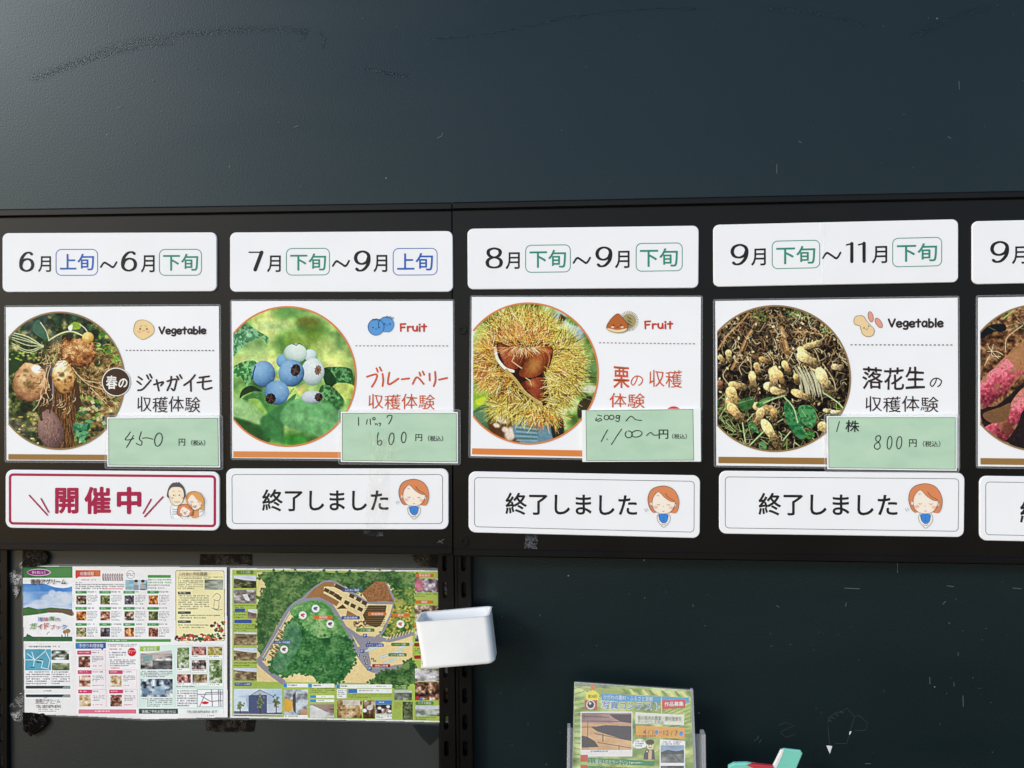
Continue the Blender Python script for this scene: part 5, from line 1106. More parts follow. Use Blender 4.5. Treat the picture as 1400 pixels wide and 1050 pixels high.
    for x, k in ((775, (150, 160, 176)), (818, (120, 110, 110))): c.rect(x - 16, 160, x + 16, 194, c255(*k)); c.ell(x, 145, 11, 14, c255(206, 170, 146)); c.ell(x, 137, 12, 8, c255(60, 50, 50))
    for y in (166, 178): c.rect(802, y, 834, y + 5, c255(230, 226, 220))
    c.ell(740, 96, 27, 26, c255(120, 124, 140)); c.ell(740, 96, 25, 24, c255(238, 236, 236)); c.dashes(718, 86, 762, 108, 2, INK)
    c.rect(850, 98, 996, 116, c255(98, 160, 92)); c.dashes(850, 122, 1000, 192, 4, c255(120, 150, 116)); 
    for r in range(3):
        for k in range(4):
            x, y = 388 + 153 * k, 200 + 103 * r; c.rect(x, y, x + 72, y + 17, c255(86, 156, 90)); c.dashes(x + 12, y + 3, x + 60, y + 14, 1, c255(230, 240, 228), .8); c.dashes(x + 76, y + 2, x + 145, y + 14, 1, INK)
            tone = [veg, [(0, c255(40, 40, 44)), (.6, c255(110, 104, 110)), (1, c255(190, 184, 180))], [(0, c255(60, 40, 36)), (.5, c255(170, 110, 90)), (1, c255(226, 200, 180))], [(0, c255(40, 60, 36)), (.5, c255(120, 130, 80)), (1, c255(216, 190, 160))], [(0, c255(70, 36, 26)), (.5, c255(186, 110, 60)), (1, c255(236, 200, 140))]][(r * 4 + k * 3) % 5]
            c.snap(x + 7, y + 28, x + 68, y + 86, tone, 3); c.dashes(x + 76, y + 26, x + 140, y + 74, 5, INK, .65); c.dashes(x + 76, y + 78, x + 140, y + 90, 1, INK, .7)
    c.rect(390, 508, 996, 526, c255(98, 160, 92)); c.dashes(590, 511, 790, 523, 1, c255(236, 244, 232), .9)
    # allotment panel
    c.poly(rquad([(1026, 68), (1338, 70), (1342, 520), (1028, 518)], 14), c255(130, 110, 70)); c.poly(rquad([(1029, 71), (1335, 73), (1339, 517), (1031, 515)], 12), c255(238, 228, 180))
    c.dashes(1042, 108, 1326, 128, 2, c255(110, 96, 80)); c.dashes(1042, 132, 1200, 192, 5, c255(110, 96, 80)); c.snap(1213, 128, 1330, 194, [(0, c255(50, 60, 54)), (.5, c255(140, 146, 130)), (1, c255(206, 206, 196))], 6, ax=3)
    for y in (205, 330, 388): c.rect(1042, y, 1124, y + 17, c255(96, 90, 80)); c.dashes(1052, y + 3, 1116, y + 14, 1, c255(230, 220, 190), .9)
    c.dashes(1046, 226, 1240, 322, 7, c255(110, 96, 80)); c.dashes(1044, 350, 1310, 382, 2, c255(110, 96, 80)); c.dashes(1044, 412, 1236, 442, 2, c255(110, 96, 80))
    for p in ([(1264, 240), (1290, 216), (1314, 236), (1300, 262), (1272, 256)], [(1276, 262), (1272, 310), (1300, 312), (1304, 264)], [(1256, 308), (1290, 322), (1326, 318)]): c.line(p, .6, c255(120, 100, 110), .9, True)
    for _ in range(130):
        u = c.rng.random(); x = 1030 + 310 * u; y = 500 + c.rng.normal(0, 10) if u < .72 else c.rng.uniform(400, 515)
        c.ell(x, y, c.rng.uniform(6, 14), c.rng.uniform(5, 11), c255(*c.rng.choice([[150, 50, 60], [190, 70, 56], [80, 120, 70], [110, 40, 60], [50, 100, 66], [210, 110, 80], [236, 226, 190]])), .95)
    # cooking column
    c.rect(392, 540, 784, 985, c255(250, 238, 240), .6); c.poly([(388, 532), (582, 530), (582, 566), (566, 568), (560, 580), (550, 568), (390, 570)], c255(62, 108, 176)); c.rect(388, 534, 460, 566, c255(90, 160, 206), .5)
    c.dashes(596, 538, 784, 558, 2, INK); c.dashes(606, 566, 714, 580, 1, c255(196, 60, 90)); c.dashes(602, 588, 710, 632, 3, INK); c.ell(748, 590, 27, 27, c255(204, 50, 64)); c.dashes(728, 578, 768, 602, 2, c255(250, 220, 220), .9)
    c.dashes(610, 636, 770, 684, 4, INK); c.dashes(612, 688, 730, 700, 1, c255(206, 60, 60))
    M = [[(0, c255(60, 34, 30)), (.5, c255(150, 100, 84)), (1, c255(236, 214, 200))], [(0, c255(120, 70, 56)), (.5, c255(216, 170, 150)), (1, c255(246, 232, 220))], [(0, c255(150, 110, 70)), (.5, c255(216, 190, 150)), (1, c255(240, 236, 224))]]
    for r in range(3):
        for k in range(2):
            if r == 0 and k: continue
            x, y = 400 + 198 * k + 3 * r, 582 + 124 * r; c.rect(x, y, x + 88, y + 24, c255(212, 84, 120)); c.dashes(x + 10, y + 6, x + 78, y + 18, 1, c255(250, 226, 232), .9); c.dashes(x + 94, y + 6, x + 170, y + 18, 1, INK, .7)
            c.snap(x + 8, y + 34, x + 82, y + 106, M[(r + k) % 3], 4); c.dashes(x + 94, y + 34, x + 168, y + 74, 4, INK, .65); c.dashes(x + 94, y + 92, x + 168, y + 104, 1, c255(206, 90, 120)); c.line([(x + 90, y - 2), (x + 178, y - 2), (x + 178, y + 112)], .4, c255(216, 150, 170), .8)
    c.rect(408, 956, 776, 982, c255(226, 130, 150)); c.dashes(504, 962, 690, 976, 1, c255(252, 236, 240), .9)
    # farm shop panels
    c.rect(792, 544, 1336, 988, c255(214, 232, 222)); c.poly([(795, 550), (930, 548), (930, 584), (916, 592), (800, 592)], c255(238, 244, 226)); c.poly([(800, 554), (926, 552), (926, 582), (800, 586)], c255(160, 190, 84))
    c.snap(804, 600, 1006, 700, [(0, c255(60, 60, 64)), (.4, c255(130, 130, 130)), (.7, c255(180, 176, 170)), (1, c255(226, 226, 226))], 5, ax=2); c.poly([(804, 606), (1000, 578), (1006, 612), (804, 650)], c255(190, 176, 170), .8); c.poly([(820, 620), (880, 606), (880, 640), (820, 650)], c255(120, 160, 160), .8); c.rect(880, 645, 1004, 698, c255(70, 70, 72), .6)
    c.dashes(804, 710, 1004, 754, 4, INK); c.snap(804, 762, 1008, 876, [(0, c255(50, 56, 66)), (.4, c255(120, 134, 150)), (.7, c255(190, 200, 206)), (1, c255(240, 240, 240))], 6); c.rect(890, 810, 960, 860, c255(160, 186, 206), .7); c.rect(810, 820, 860, 860, c255(120, 150, 176), .6)
    c.dashes(806, 884, 846, 894, 1, INK); c.dashes(856, 884, 1006, 942, 5, INK); c.line([(850, 884), (850, 940)], .4, INK)
    c.rect(1030, 550, 1330, 800, c255(226, 230, 226), .7); G_ = [(0, c255(60, 90, 50)), (.5, c255(140, 160, 110)), (1, c255(230, 226, 220))]; K_ = [(0, c255(80, 56, 56)), (.5, c255(186, 130, 120)), (1, c255(240, 220, 210))]
    for (x0, y0, x1, y1, s_) in ((1036, 560, 1114, 694, G_), (1130, 556, 1222, 610, K_), (1232, 556, 1324, 610, [(0, c255(90, 84, 40)), (.5, c255(170, 160, 80)), (1, c255(226, 206, 180))]), (1130, 642, 1222, 700, [(0, c255(40, 44, 54)), (.6, c255(150, 130, 120)), (1, c255(240, 240, 240))]), (1242, 642, 1324, 790, G_), (1036, 730, 1124, 786, K_), (1134, 730, 1228, 786, [(0, c255(90, 80, 50)), (.5, c255(170, 150, 120)), (1, c255(230, 220, 210))])):
        c.rect(x0 - 2, y0 - 3, x1 + 2, y1 + 18, c255(244, 244, 242)); c.snap(x0, y0, x1, y1, s_, 4); c.dashes(x0 + 4, y1 + 3, x1 - 4, y1 + 14, 1, INK, .7)
    c.dashes(1032, 806, 1280, 818, 1, INK); c.rect(1032, 826, 1160, 944, c255(244, 246, 244), .9); c.dashes(1038, 832, 1160, 942, 7, INK, .75); c.rect(1166, 828, 1330, 940, c255(120, 120, 130)); c.rect(1168, 830, 1328, 938, c255(244, 244, 248))
    for p in ([(1170, 860), (1326, 858)], [(1180, 938), (1220, 850), (1326, 846)], [(1190, 870), (1250, 905), (1326, 900)], [(1256, 832), (1262, 936)], [(1300, 832), (1304, 936)], [(1312, 832), (1316, 936)]): c.line(p, .9, c255(90, 90, 110), .9)
    c.ell(1216, 914, 22, 9, c255(212, 70, 66)); c.rect(794, 952, 1042, 984, c255(66, 92, 84)); c.rect(1042, 952, 1330, 986, c255(236, 240, 238)); c.dashes(1230, 992, 1334, 1002, 1, INK, .8)
    c.at(0, 0, 1); c.C *= (0.94 + .08 * c.noise(60, 2))[..., None]
GQ = [(30.6, 773.4), (310.2, 775.4), (311.4, 981), (200, 983.6), (130, 980), (33.4, 976.2)]
GF = [(29, 771.6), (312.6, 773.8), (313.6, 983), (200, 985.6), (130, 982), (31.6, 978)]
t = thing('guide_leaflet', 'laminated farm guide leaflet of small photos with a blue sky cover, taped at left', 'leaflet', W(170, 980, 0.002))
def wavy(xs, ys): return D_G + 0.0012 * np.sin((xs - 30) / 280 * 7.0) * np.clip((ys - 790) / 200, 0, 1)
c = Canvas(30, 772, 313, 985, 1.7, 21); paint_guide(c); c.crisp(.03, .7, 1.08)
def inside(Q):
    def k(X, Y):
        m = np.zeros(X.shape, bool)
        for i in range(len(Q)):
            (ax, ay), (bx, by) = Q[i - 1], Q[i]
            if ay != by: m ^= ((ay > Y) != (by > Y)) & (X < (bx - ax) * (Y - ay) / (by - ay) + ax)
        return m
    return k
c.build('printed_sheet', wavy, t, keep=inside(GQ))
slab('laminate_border', [np.array(p) for p in GF], 0.0008, D_G - .0014, M_FILM, t, bev=.0002)
DG = D_G + 0.0014; GT = (20, 765, 4.667)
words('lettering', DG, GT, ink('4a4038'), t, [('香南アグリーム', 100, 124, 326, 160, 0, {'bold': .02}), ('香南アグリーム', 132, 890, 288, 914), ('TEL 087-879-8741', 136, 928, 292, 948), ('ふれあい市民農園', 1044, 80, 1226, 104), ('TEL 087-879-8741 まで', 1098, 962, 1292, 980)])
words('white_lettering', DG, GT, ink('f4f2ee'), t, [('収穫体験', 418, 78, 506, 102), ('手作り料理体験', 412, 538, 566, 562), ('産直野菜', 820, 560, 908, 582), ('各種ご予約お問い合せは', 812, 960, 1028, 980), ('夢を育むもり', 112, 74, 196, 92)])
for ch, x0, y0, x1, y1, k in (('ガ', 96, 404, 136, 446, '6a9a3e'), ('イ', 146, 410, 176, 446, '8a5a44'), ('ド', 188, 404, 216, 446, 'c8563e'), ('ブ', 226, 416, 256, 446, 'c05a8a'), ('ッ', 264, 424, 286, 446, 'd05a50'), ('ク', 298, 414, 330, 446, '4f8fc4'),
                         ('施', 148, 366, 178, 394, '5a7fc4'), ('設', 184, 368, 214, 394, 'c46a7a'), ('案', 220, 362, 252, 392, '6aa05a'), ('内', 260, 370, 286, 394, '8a8f94')):
    Art(DG, GT).text(ch, x0, y0, x1, y1, bold=.02, hand=.3).make('coloured_lettering', ink(k), t)

# ================================================================== park map sheet
def paint_map(c):
    c.C[:] = np.array(c255(240, 240, 232)); c.at(310, 770, 4.667); K = c255(70, 84, 40)
    c.poly([(36, 42), (1420, 54), (1420, 1008), (36, 975)], c255(168, 192, 84)); c.poly([(192, 58), (1186, 62), (1186, 768), (192, 756)], c255(240, 214, 152))
    def wood(pts, dark, mid, lite, ragged=9):
        P = spl(pts, 6, True); c.poly(P, mid); n = len(P)
        for i in range(n):
            for _ in range(2): c.ell(P[i][0] + c.rng.normal(0, ragged), P[i][1] + c.rng.normal(0, ragged), c.rng.uniform(5, 12), c.rng.uniform(5, 11), mid)
        xs, ys = [p[0] for p in P], [p[1] for p in P]
        q, m = c.pmask(P); nz = c.noise(9, 4)[q]; c.mix(q, m, c.tint([(.1, dark), (.5, mid), (.9, lite)], nz))
        for _ in range(int((max(xs) - min(xs)) * (max(ys) - min(ys)) / 260)):
            x, y = c.rng.uniform(min(xs), max(xs)), c.rng.uniform(min(ys), max(ys)); p = c.tr((x, y)); i_, j_ = int((p[1] - c.y0) * c.res), int((p[0] - c.x0) * c.res)
            q0 = i_ - q[0].start, j_ - q[1].start
            if 0 <= q0[0] < m.shape[0] and 0 <= q0[1] < m.shape[1] and m[q0] > .5: c.ell(x, y, c.rng.uniform(4, 11), c.rng.uniform(3, 9), dark if c.rng.random() < .5 else lite, .45, soft=.4)
    g1, g2, g3 = c255(34, 74, 36), c255(66, 108, 54), c255(120, 150, 84)
    wood([(240, 60), (700, 60), (1186, 62), (1186, 170), (1100, 190), (1010, 120), (880, 190), (760, 150), (640, 110), (540, 180), (450, 260), (360, 330), (300, 440), (260, 560), (200, 540), (200, 260), (250, 150)], g1, g2, g3)
    wood([(1070, 180), (1186, 170), (1186, 420), (1050, 470), (990, 440), (1040, 300)], g1, c255(70, 120, 50), c255(170, 170, 80))
    for _ in range(120): c.ell(c.rng.uniform(1010, 1180), c.rng.uniform(270, 460), 8, 6, c255(*c.rng.choice([[200, 160, 60], [110, 150, 50], [60, 110, 40], [226, 196, 90]])), .8)
    ROAD = c255(146, 144, 156); RD = lambda p, w: c.line(p, w, ROAD, 1, True)
    RD([(360, 760), (215, 640), (240, 580), (330, 420), (400, 300), (480, 240), (580, 225), (650, 260), (700, 330), (760, 430), (830, 560), (900, 660), (960, 685), (1080, 665), (1186, 655)], 7); RD([(480, 235), (560, 160), (640, 118), (700, 130), (860, 230), (900, 248), (1060, 248), (1010, 130)], 4)
    c.poly([(760, 400), (850, 460), (960, 470), (1000, 500), (900, 540), (920, 640), (900, 690), (830, 580)], ROAD, 1); RD([(960, 470), (1040, 492), (1186, 450)], 5); RD([(1060, 245), (1040, 330), (1000, 430), (960, 470)], 3)
    c.line([(230, 600), (320, 450), (400, 310)], 1, c255(236, 224, 160), .9, True)
    SOIL = c255(160, 112, 66); c.poly([(500, 225), (560, 160), (620, 122), (680, 120), (690, 150), (640, 150), (615, 190), (720, 245), (700, 275), (640, 240), (590, 216)], SOIL); c.poly([(620, 150), (650, 148), (900, 260), (870, 300), (830, 310), (620, 190)], c255(236, 214, 160))
    for x, y in ((632, 172), (664, 188), (694, 206), (712, 220), (700, 146), (728, 160), (760, 250), (800, 270), (846, 292), (792, 208), (836, 230), (872, 252)): c.poly([(x - 4, y - 16), (x + 26, y - 2), (x + 16, y + 20), (x - 14, y + 5)], c255(78, 54, 30), .95)
    c.poly([(860, 190), (950, 115), (1010, 118), (1066, 245), (900, 245)], c255(138, 84, 46)); q = c.win(310 + 850 / 4.667, 770 + 110 / 4.667, 310 + 1066 / 4.667, 770 + 245 / 4.667); q2, m2 = c.pmask([(860, 190), (950, 115), (1010, 118), (1066, 245), (900, 245)]); c.mix(q2, m2 * .6 * c.noise(1.6, 2)[q2], c255(196, 150, 100))
    c.poly([(900, 262), (1060, 262), (1040, 330), (990, 430), (960, 440), (870, 350)], c255(240, 220, 160)); c.poly([(905, 268), (1020, 268), (1010, 340), (980, 400), (950, 410), (890, 390), (868, 330)], c255(92, 70, 40))
    for y in range(275, 405, 14): c.line([(880, y), (1010, y)], .7, c255(60, 40, 24), .8); c.line([(885, y + 6), (1008, y + 6)], .5, c255(150, 120, 80), .6)
    c.poly([(770, 300), (840, 340), (760, 340)], SOIL); c.poly([(740, 262), (766, 290), (700, 292)], c255(86, 50, 28))
    lg1, lg2, lg3 = c255(66, 128, 62), c255(100, 160, 84), c255(160, 200, 130)
    wood([(420, 300), (480, 262), (570, 242), (640, 270), (700, 350), (760, 450), (740, 500), (600, 490), (520, 470), (460, 380)], lg1, lg2, lg3, 4)
    wood([(360, 430), (440, 350), (500, 440), (560, 480), (760, 470), (800, 540), (812, 620), (760, 720), (700, 760), (600, 762), (560, 720), (470, 700), (370, 716), (300, 690), (280, 640), (320, 560)], c255(20, 72, 34), c255(44, 108, 50), c255(96, 150, 84))
    q, m = c.pmask(spl([(370, 420), (440, 370), (480, 480), (400, 640), (340, 700), (290, 650), (330, 540)], 5, True)); c.mix(q, m * .5, c.tint([(0, c255(60, 120, 90)), (1, c255(150, 190, 150))], c.noise(7, 3)[q]))
    wood([(950, 740), (1000, 690), (1080, 680), (1186, 620), (1186, 768), (940, 766)], c255(26, 66, 30), c255(58, 104, 48), c255(110, 140, 76))
    c.poly([(795, 450), (850, 530), (836, 536)], c255(236, 216, 150))
    for p in ([(890, 560), (1000, 520)], [(980, 600), (1120, 560)], [(1000, 640), (1080, 610)], [(1100, 540), (1186, 510)]): c.line(p, 3.2, c255(176, 206, 216), .9); c.line(p, 1, c255(226, 236, 236), .9)
    for k in range(16): c.line([(1020 + 10 * k, 490 - 3 * k), (1030 + 10 * k, 468 - 3 * k)], 1.0, c255(130, 100, 60) if k % 2 else c255(230, 220, 180), .9)
    for x, y in ((350, 430), (345, 455), (340, 480), (325, 530), (312, 550), (300, 568), (290, 590)): c.line([(x - 18, y - 8), (x + 12, y + 12)], 1.8, c255(150, 96, 56)); c.line([(x - 16, y - 14), (x + 14, y + 4)], 1, c255(226, 206, 150))
    for x, y, k in ((485, 332, (190, 60, 60)), (567, 290, (70, 60, 130)), (660, 388, (70, 30, 50)), (366, 550, (110, 50, 40)), (1108, 388, (206, 96, 56))): c.ell(x, y, 25, 25, c255(240, 238, 230)); c.ell(x - 5, y - 1, 8, 9, c255(*k), .85); c.ell(x + 6, y - 6, 7, 6, c255(*k), .8); c.ell(x + 4, y + 7, 5, 5, c255(90, 90, 70), .8)
    for _ in range(30): c.ell(c.rng.uniform(812, 886), c.rng.uniform(368, 412), 6, 5, c255(*c.rng.choice([[90, 40, 50], [60, 30, 40], [170, 130, 110]])), .9)
    for x, y in ((840, 588), (880, 600), (888, 622), (893, 640), (930, 610), (945, 625), (905, 505), (240, 615)): c.rect(x - 9, y - 6, x + 9, y + 6, c255(40, 36, 44)); c.rect(x - 4, y - 3, x + 4, y + 3, c255(230, 230, 236))
    for x, y in ((882, 462), (862, 562), (912, 672)): c.rect(x - 13, y - 12, x + 13, y + 12, c255(70, 84, 150))
    B_, O_, G_, R_ = c255(56, 84, 156), c255(206, 112, 44), c255(84, 132, 58), c255(160, 34, 40)
    for x, y, w, k in ((798, 172, 118, B_), (790, 348, 118, B_), (944, 523, 116, B_), (356, 505, 110, B_), (615, 345, 120, O_), (960, 324, 118, O_), (1110, 331, 116, O_), (884, 427, 118, G_), (1108, 518, 118, G_), (1090, 585, 118, G_), (986, 654, 116, R_), (116, 58, 110, G_), (84, 300, 66, B_), (104, 372, 112, B_), (104, 772, 110, B_), (1262, 78, 118, O_), (1260, 248, 118, O_), (1250, 398, 110, O_), (1250, 520, 110, R_), (1226, 600, 60, R_), (1112, 795, 88, G_), (1262, 893, 116, G_)): c.poly(rquad([(x - w / 2, y - 11), (x + w / 2, y - 11), (x + w / 2, y + 11), (x - w / 2, y + 11)], 7), k)
    dk = [(0, c255(34, 34, 26)), (.5, c255(84, 84, 52)), (1, c255(170, 164, 130))]; gy = [(0, c255(80, 72, 66)), (.5, c255(140, 132, 124)), (1, c255(216, 210, 206))]; sp = [(0, c255(70, 54, 34)), (.5, c255(130, 110, 76)), (1, c255(196, 180, 140))]
    for x0, y0, x1, y1, s_, sky_ in ((44, 78, 188, 160, dk, 30), (44, 170, 188, 258, gy, 0), (134, 294, 190, 354, [(0, c255(90, 66, 56)), (1, c255(170, 140, 120))], 22), (44, 442, 190, 524, sp, 10), (44, 540, 192, 622, sp, 26), (44, 668, 192, 750, sp, 22)):
        c.snap(x0, y0, x1, y1, s_, 4, ax=1.6)
        if sky_: c.poly([(x0, y0), (x1, y0), (x1, y0 + sky_ * 1.2), ((x0 + x1) / 2, y0 + sky_), (x0, y0 + sky_ * .6)], c255(214, 222, 232))
    c.poly([(100, 200), (130, 196), (150, 240), (120, 236)], c255(236, 236, 240), .9)
    for y0, y1, n in ((264, 290, 2), (306, 356, 3), (390, 436, 4), (630, 662, 2)): c.dashes(46, y0, 186 if y0 != 306 else 128, y1, n, K)
    # bottom row
    c.snap(46, 800, 354, 976, [(0, c255(176, 206, 232)), (1, c255(220, 232, 242))], 30); c.rect(46, 944, 354, 976, c255(96, 104, 122)); c.line([(46, 964), (354, 968)], 1.6, c255(206, 200, 190))
    c.poly([(120, 860), (210, 808), (300, 850), (300, 955), (140, 955)], c255(176, 190, 210)); c.poly([(140, 842), (256, 840), (256, 955), (140, 955)], c255(76, 86, 124)); c.poly([(70, 850), (140, 842), (140, 860)], c255(190, 200, 216)); c.rect(256, 900, 350, 952, c255(200, 210, 226)); c.line([(140, 850), (210, 808), (300, 850)], .9, c255(90, 110, 160))
    for x, y, a, b in ((86, 905, 24, 24), (214, 880, 20, 46), (316, 885, 26, 40)):
        c.line([(x, y), (x, 958)], 1.3, c255(70, 60, 50))
        for _ in range(40): c.ell(x + c.rng.normal(0, a * .45), y + c.rng.normal(0, b * .45), 6, 6, c255(*c.rng.choice([[70, 86, 50], [100, 116, 66], [140, 146, 96]])), .8)
    c.snap(366, 806, 518, 975, [(0, c255(90, 84, 84)), (.5, c255(176, 190, 196)), (1, c255(232, 236, 238))], 8); c.poly([(368, 860), (420, 880), (420, 940), (368, 950)], c255(226, 170, 60)); c.poly([(420, 840), (440, 820), (440, 960), (424, 940)], c255(80, 70, 70)); c.rect(470, 930, 516, 968, c255(206, 150, 110), .8); c.rect(366, 968, 518, 988, c255(240, 240, 236)); c.dashes(372, 972, 510, 984, 1, K)
    for x0, x1, y in ((362, 518, 768), (522, 686, 770), (700, 1054, 774)): c.rect(x0, y, x1, y + 24, c255(244, 246, 240)); c.rect(x0, y, x0 + 22, y + 24, c255(60, 140, 196)); c.dashes(x0 + 28, y + 5, x0 + 110, y + 19, 1, c255(60, 60, 60), .9)
    c.dashes(528, 796, 684, 830, 3, K); 
    for y in (842, 868): c.rect(532, y, 686, y + 18, c255(244, 246, 240)); c.rect(532, y, 570, y + 18, c255(60, 140, 196)); c.dashes(580, y + 4, 680, y + 14, 1, c255(80, 80, 80))
    c.snap(532, 900, 686, 984, [(0, c255(110, 80, 70)), (.5, c255(206, 206, 200)), (1, c255(240, 240, 240))], 8, ax=2.5); c.poly([(532, 900), (686, 900), (686, 910), (640, 950)], c255(150, 120, 106), .8)
    c.rect(702, 804, 764, 862, c255(246, 246, 240)); c.dashes(710, 810, 756, 856, 4, c255(90, 90, 110)); c.rect(776, 802, 1054, 828, c255(244, 246, 240)); c.rect(776, 802, 832, 828, c255(60, 120, 190)); c.dashes(846, 808, 1040, 820, 1, c255(90, 90, 90)); c.dashes(776, 834, 1050, 862, 3, K); c.dashes(940, 780, 1044, 792, 1, c255(70, 70, 70))
    c.snap(704, 872, 864, 988, [(0, c255(80, 54, 34)), (.5, c255(176, 136, 84)), (1, c255(240, 226, 190))], 5); c.rect(740, 876, 850, 905, c255(230, 232, 230), .7); c.snap(868, 874, 946, 990, [(0, c255(50, 28, 22)), (.5, c255(120, 80, 56)), (1, c255(230, 226, 214))], 6)
    c.ell(880, 940, 14, 12, c255(230, 230, 226)); c.ell(912, 922, 20, 16, c255(206, 206, 196)); c.rect(948, 876, 1054, 902, c255(60, 120, 196)); c.dashes(970, 882, 1036, 896, 1, c255(240, 244, 250), .9); c.snap(948, 904, 1054, 960, [(0, c255(30, 24, 26)), (.5, c255(84, 56, 46)), (1, c255(220, 210, 206))], 5); c.rect(948, 960, 1054, 994, c255(240, 240, 232)); c.dashes(952, 964, 1050, 990, 3, K)
    for x, y in ((975, 925), (1030, 915), (1040, 945)): c.ell(x, y, 12, 9, c255(236, 232, 226))
    fog = [(0, c255(60, 70, 50)), (.5, c255(120, 130, 110)), (1, c255(206, 212, 206))]
    c.snap(1070, 812, 1182, 876, fog, 5, ax=1.6); c.rect(1070, 812, 1182, 826, c255(206, 212, 214), .8); c.snap(1122, 884, 1186, 998, [(0, c255(40, 52, 28)), (.5, c255(84, 94, 60)), (1, c255(140, 146, 110))], 3); c.dashes(1070, 888, 1110, 930, 4, c255(150, 90, 50))
    # right column
    c.snap(1202, 98, 1420, 186, [(0, c255(60, 54, 76)), (.45, c255(140, 110, 120)), (.7, c255(186, 176, 186)), (1, c255(230, 226, 232))], 5); c.ell(1226, 140, 26, 40, c255(206, 100, 120), .8, soft=.4); c.dashes(1200, 192, 1345, 218, 2, K)
    c.snap(1202, 268, 1420, 350, [(0, c255(60, 50, 40)), (.5, c255(150, 120, 90)), (1, c255(232, 226, 220))], 5); c.snap(1200, 420, 1420, 500, [(0, c255(40, 50, 60)), (.5, c255(130, 134, 140)), (1, c255(220, 224, 220))], 5); c.dashes(1200, 540, 1345, 580, 3, K); c.rect(1240, 590, 1420, 670, c255(240, 236, 226), .9); c.dashes(1244, 594, 1350, 664, 5, c255(150, 60, 60))
    c.snap(1200, 672, 1420, 752, [(0, c255(90, 90, 86)), (.5, c255(190, 186, 190)), (1, c255(236, 234, 238))], 5, ax=1.6); c.snap(1200, 756, 1420, 876, [(0, c255(30, 18, 16)), (.5, c255(116, 76, 56)), (.8, c255(190, 150, 120)), (1, c255(230, 220, 210))], 5); c.ell(1216, 862, 12, 14, c255(180, 50, 50)); c.ell(1240, 868, 10, 12, c255(80, 120, 180))
    c.snap(1204, 908, 1420, 976, fog, 6, ax=2); c.rect(1204, 908, 1420, 930, c255(216, 220, 226), .8); c.dashes(1204, 980, 1330, 1002, 2, K)
    c.at(0, 0, 1); c.C *= (0.95 + .07 * c.noise(50, 2))[..., None]
MQ = [(314.4, 776.2), (611, 780), (613, 988), (314.6, 981.4)]
t = thing('park_map', 'laminated green farm park map with dark woods and grey roads, tucked beside the slotted posts', 'map sheet', W(460, 985, 0.002))
c = Canvas(313.5, 775.5, 614, 989, 1.7, 31); paint_map(c); c.crisp(.08, .6, 1.0); c.C = c.C * .93 + .055  # last step lifts the print colours: glare haze put into the map
c.build('printed_sheet', D_G, t, keep=inside(MQ))
slab('laminate_border', [np.array(p) for p in [(312.8, 774.4), (612, 778), (614, 990), (313, 983.2)]], 0.0008, D_G - .0006, M_FILM, t, bev=.0002)
words('white_lettering', D_G + .0003, (310, 770, 4.667), ink('f2f2f0'), t, [(s_, x - w / 2, y - 7, x + w / 2, y + 7) for s_, x, y, w in (('ふれあい農園', 798, 172, 92), ('収穫体験畑', 790, 348, 84), ('アグリーム本館', 944, 523, 100), ('ふれあい市民農園', 356, 505, 96), ('果樹園', 615, 345, 52), ('果樹農園', 960, 324, 76), ('栗園', 1110, 331, 36), ('イチゴ園', 884, 427, 66), ('ハーブ園', 1108, 518, 66), ('ハウス農園', 1090, 585, 84), ('体験工房棟', 986, 654, 84), ('イチゴ園', 116, 58, 60), ('アグリーム本館', 104, 772, 92), ('果樹農園', 1262, 78, 72), ('栗園', 1260, 248, 36), ('ハーブ園', 1112, 795, 60), ('ハウス農園', 1262, 893, 82), ('P', 882, 462, 12), ('P', 862, 562, 12), ('P', 912, 672, 12))])

# ================================================================== white plastic box on the posts
t = thing('plastic_box', 'empty white open topped plastic box hung askew on the black slotted posts', 'box', W(629, 912, 0.0195))
O = W(632, 893, 0.0195); RL = R(6.0)
def bxp(x, y, z):      # box axes: x right, y out of the wall, z up, all rolled a little
    return (O[0] + x * math.cos(RL) - z * (math.sin(RL) + .03), -0.0195 - y, O[2] + x * math.sin(RL) + z * math.cos(RL))
def tray(w0_, w1_, dp0, dp1, h, r, z0):
    rings = []
    for z, w_, dp in ((z0, w0_, dp0), (h, w1_, dp1)):
        rg = []
        for cx, cy, a0 in ((w_ / 2 - r, dp - r, 0), (-w_ / 2 + r, dp - r, 90), (-w_ / 2 + r, r, 180), (w_ / 2 - r, r, 270)):
            for k in range(7): rg.append((cx + r * math.cos(R(a0 + 15 * k)), cy + r * math.sin(R(a0 + 15 * k)), z))
        rings.append(rg)
    return rings
WB, WT, DB, DT, HB, TH = 0.0925, 0.0945, 0.041, 0.044, 0.0575, 0.0020
out = tray(WB, WT, DB, DT, HB, 0.008, 0.0); inn = [[(x * (1 - 2 * TH / WT), TH + y * (1 - 2 * TH / DT), z) for x, y, z in rg] for rg in tray(WB, WT, DB, DT, HB, 0.0075, TH)]
low = [[(x * .955, DB / 2 + (y - DB / 2) * .93, -0.0022) for x, y, z in out[0]]]
rim = [[(x * 1.006, y * 1.004, HB + .0009) for x, y, z in out[1]], [(x * .998, TH * .4 + y * .985, HB + .0009) for x, y, z in inn[1]]]
lp = lambda a, b, t: [tuple(p + (q_ - p) * t for p, q_ in zip(u, v)) for u, v in zip(a, b)]
RG = [low[0], out[0], lp(out[0], out[1], .03), lp(out[0], out[1], .97), out[1], rim[0], rim[1], inn[1], inn[0]]; n = len(RG[0])
V = [bxp(*p) for rg in RG for p in rg]; F = []
for j in range(len(RG) - 1):
    for i in range(n): k = (i + 1) % n; F.append((j * n + i, j * n + k, (j + 1) * n + k, (j + 1) * n + i))
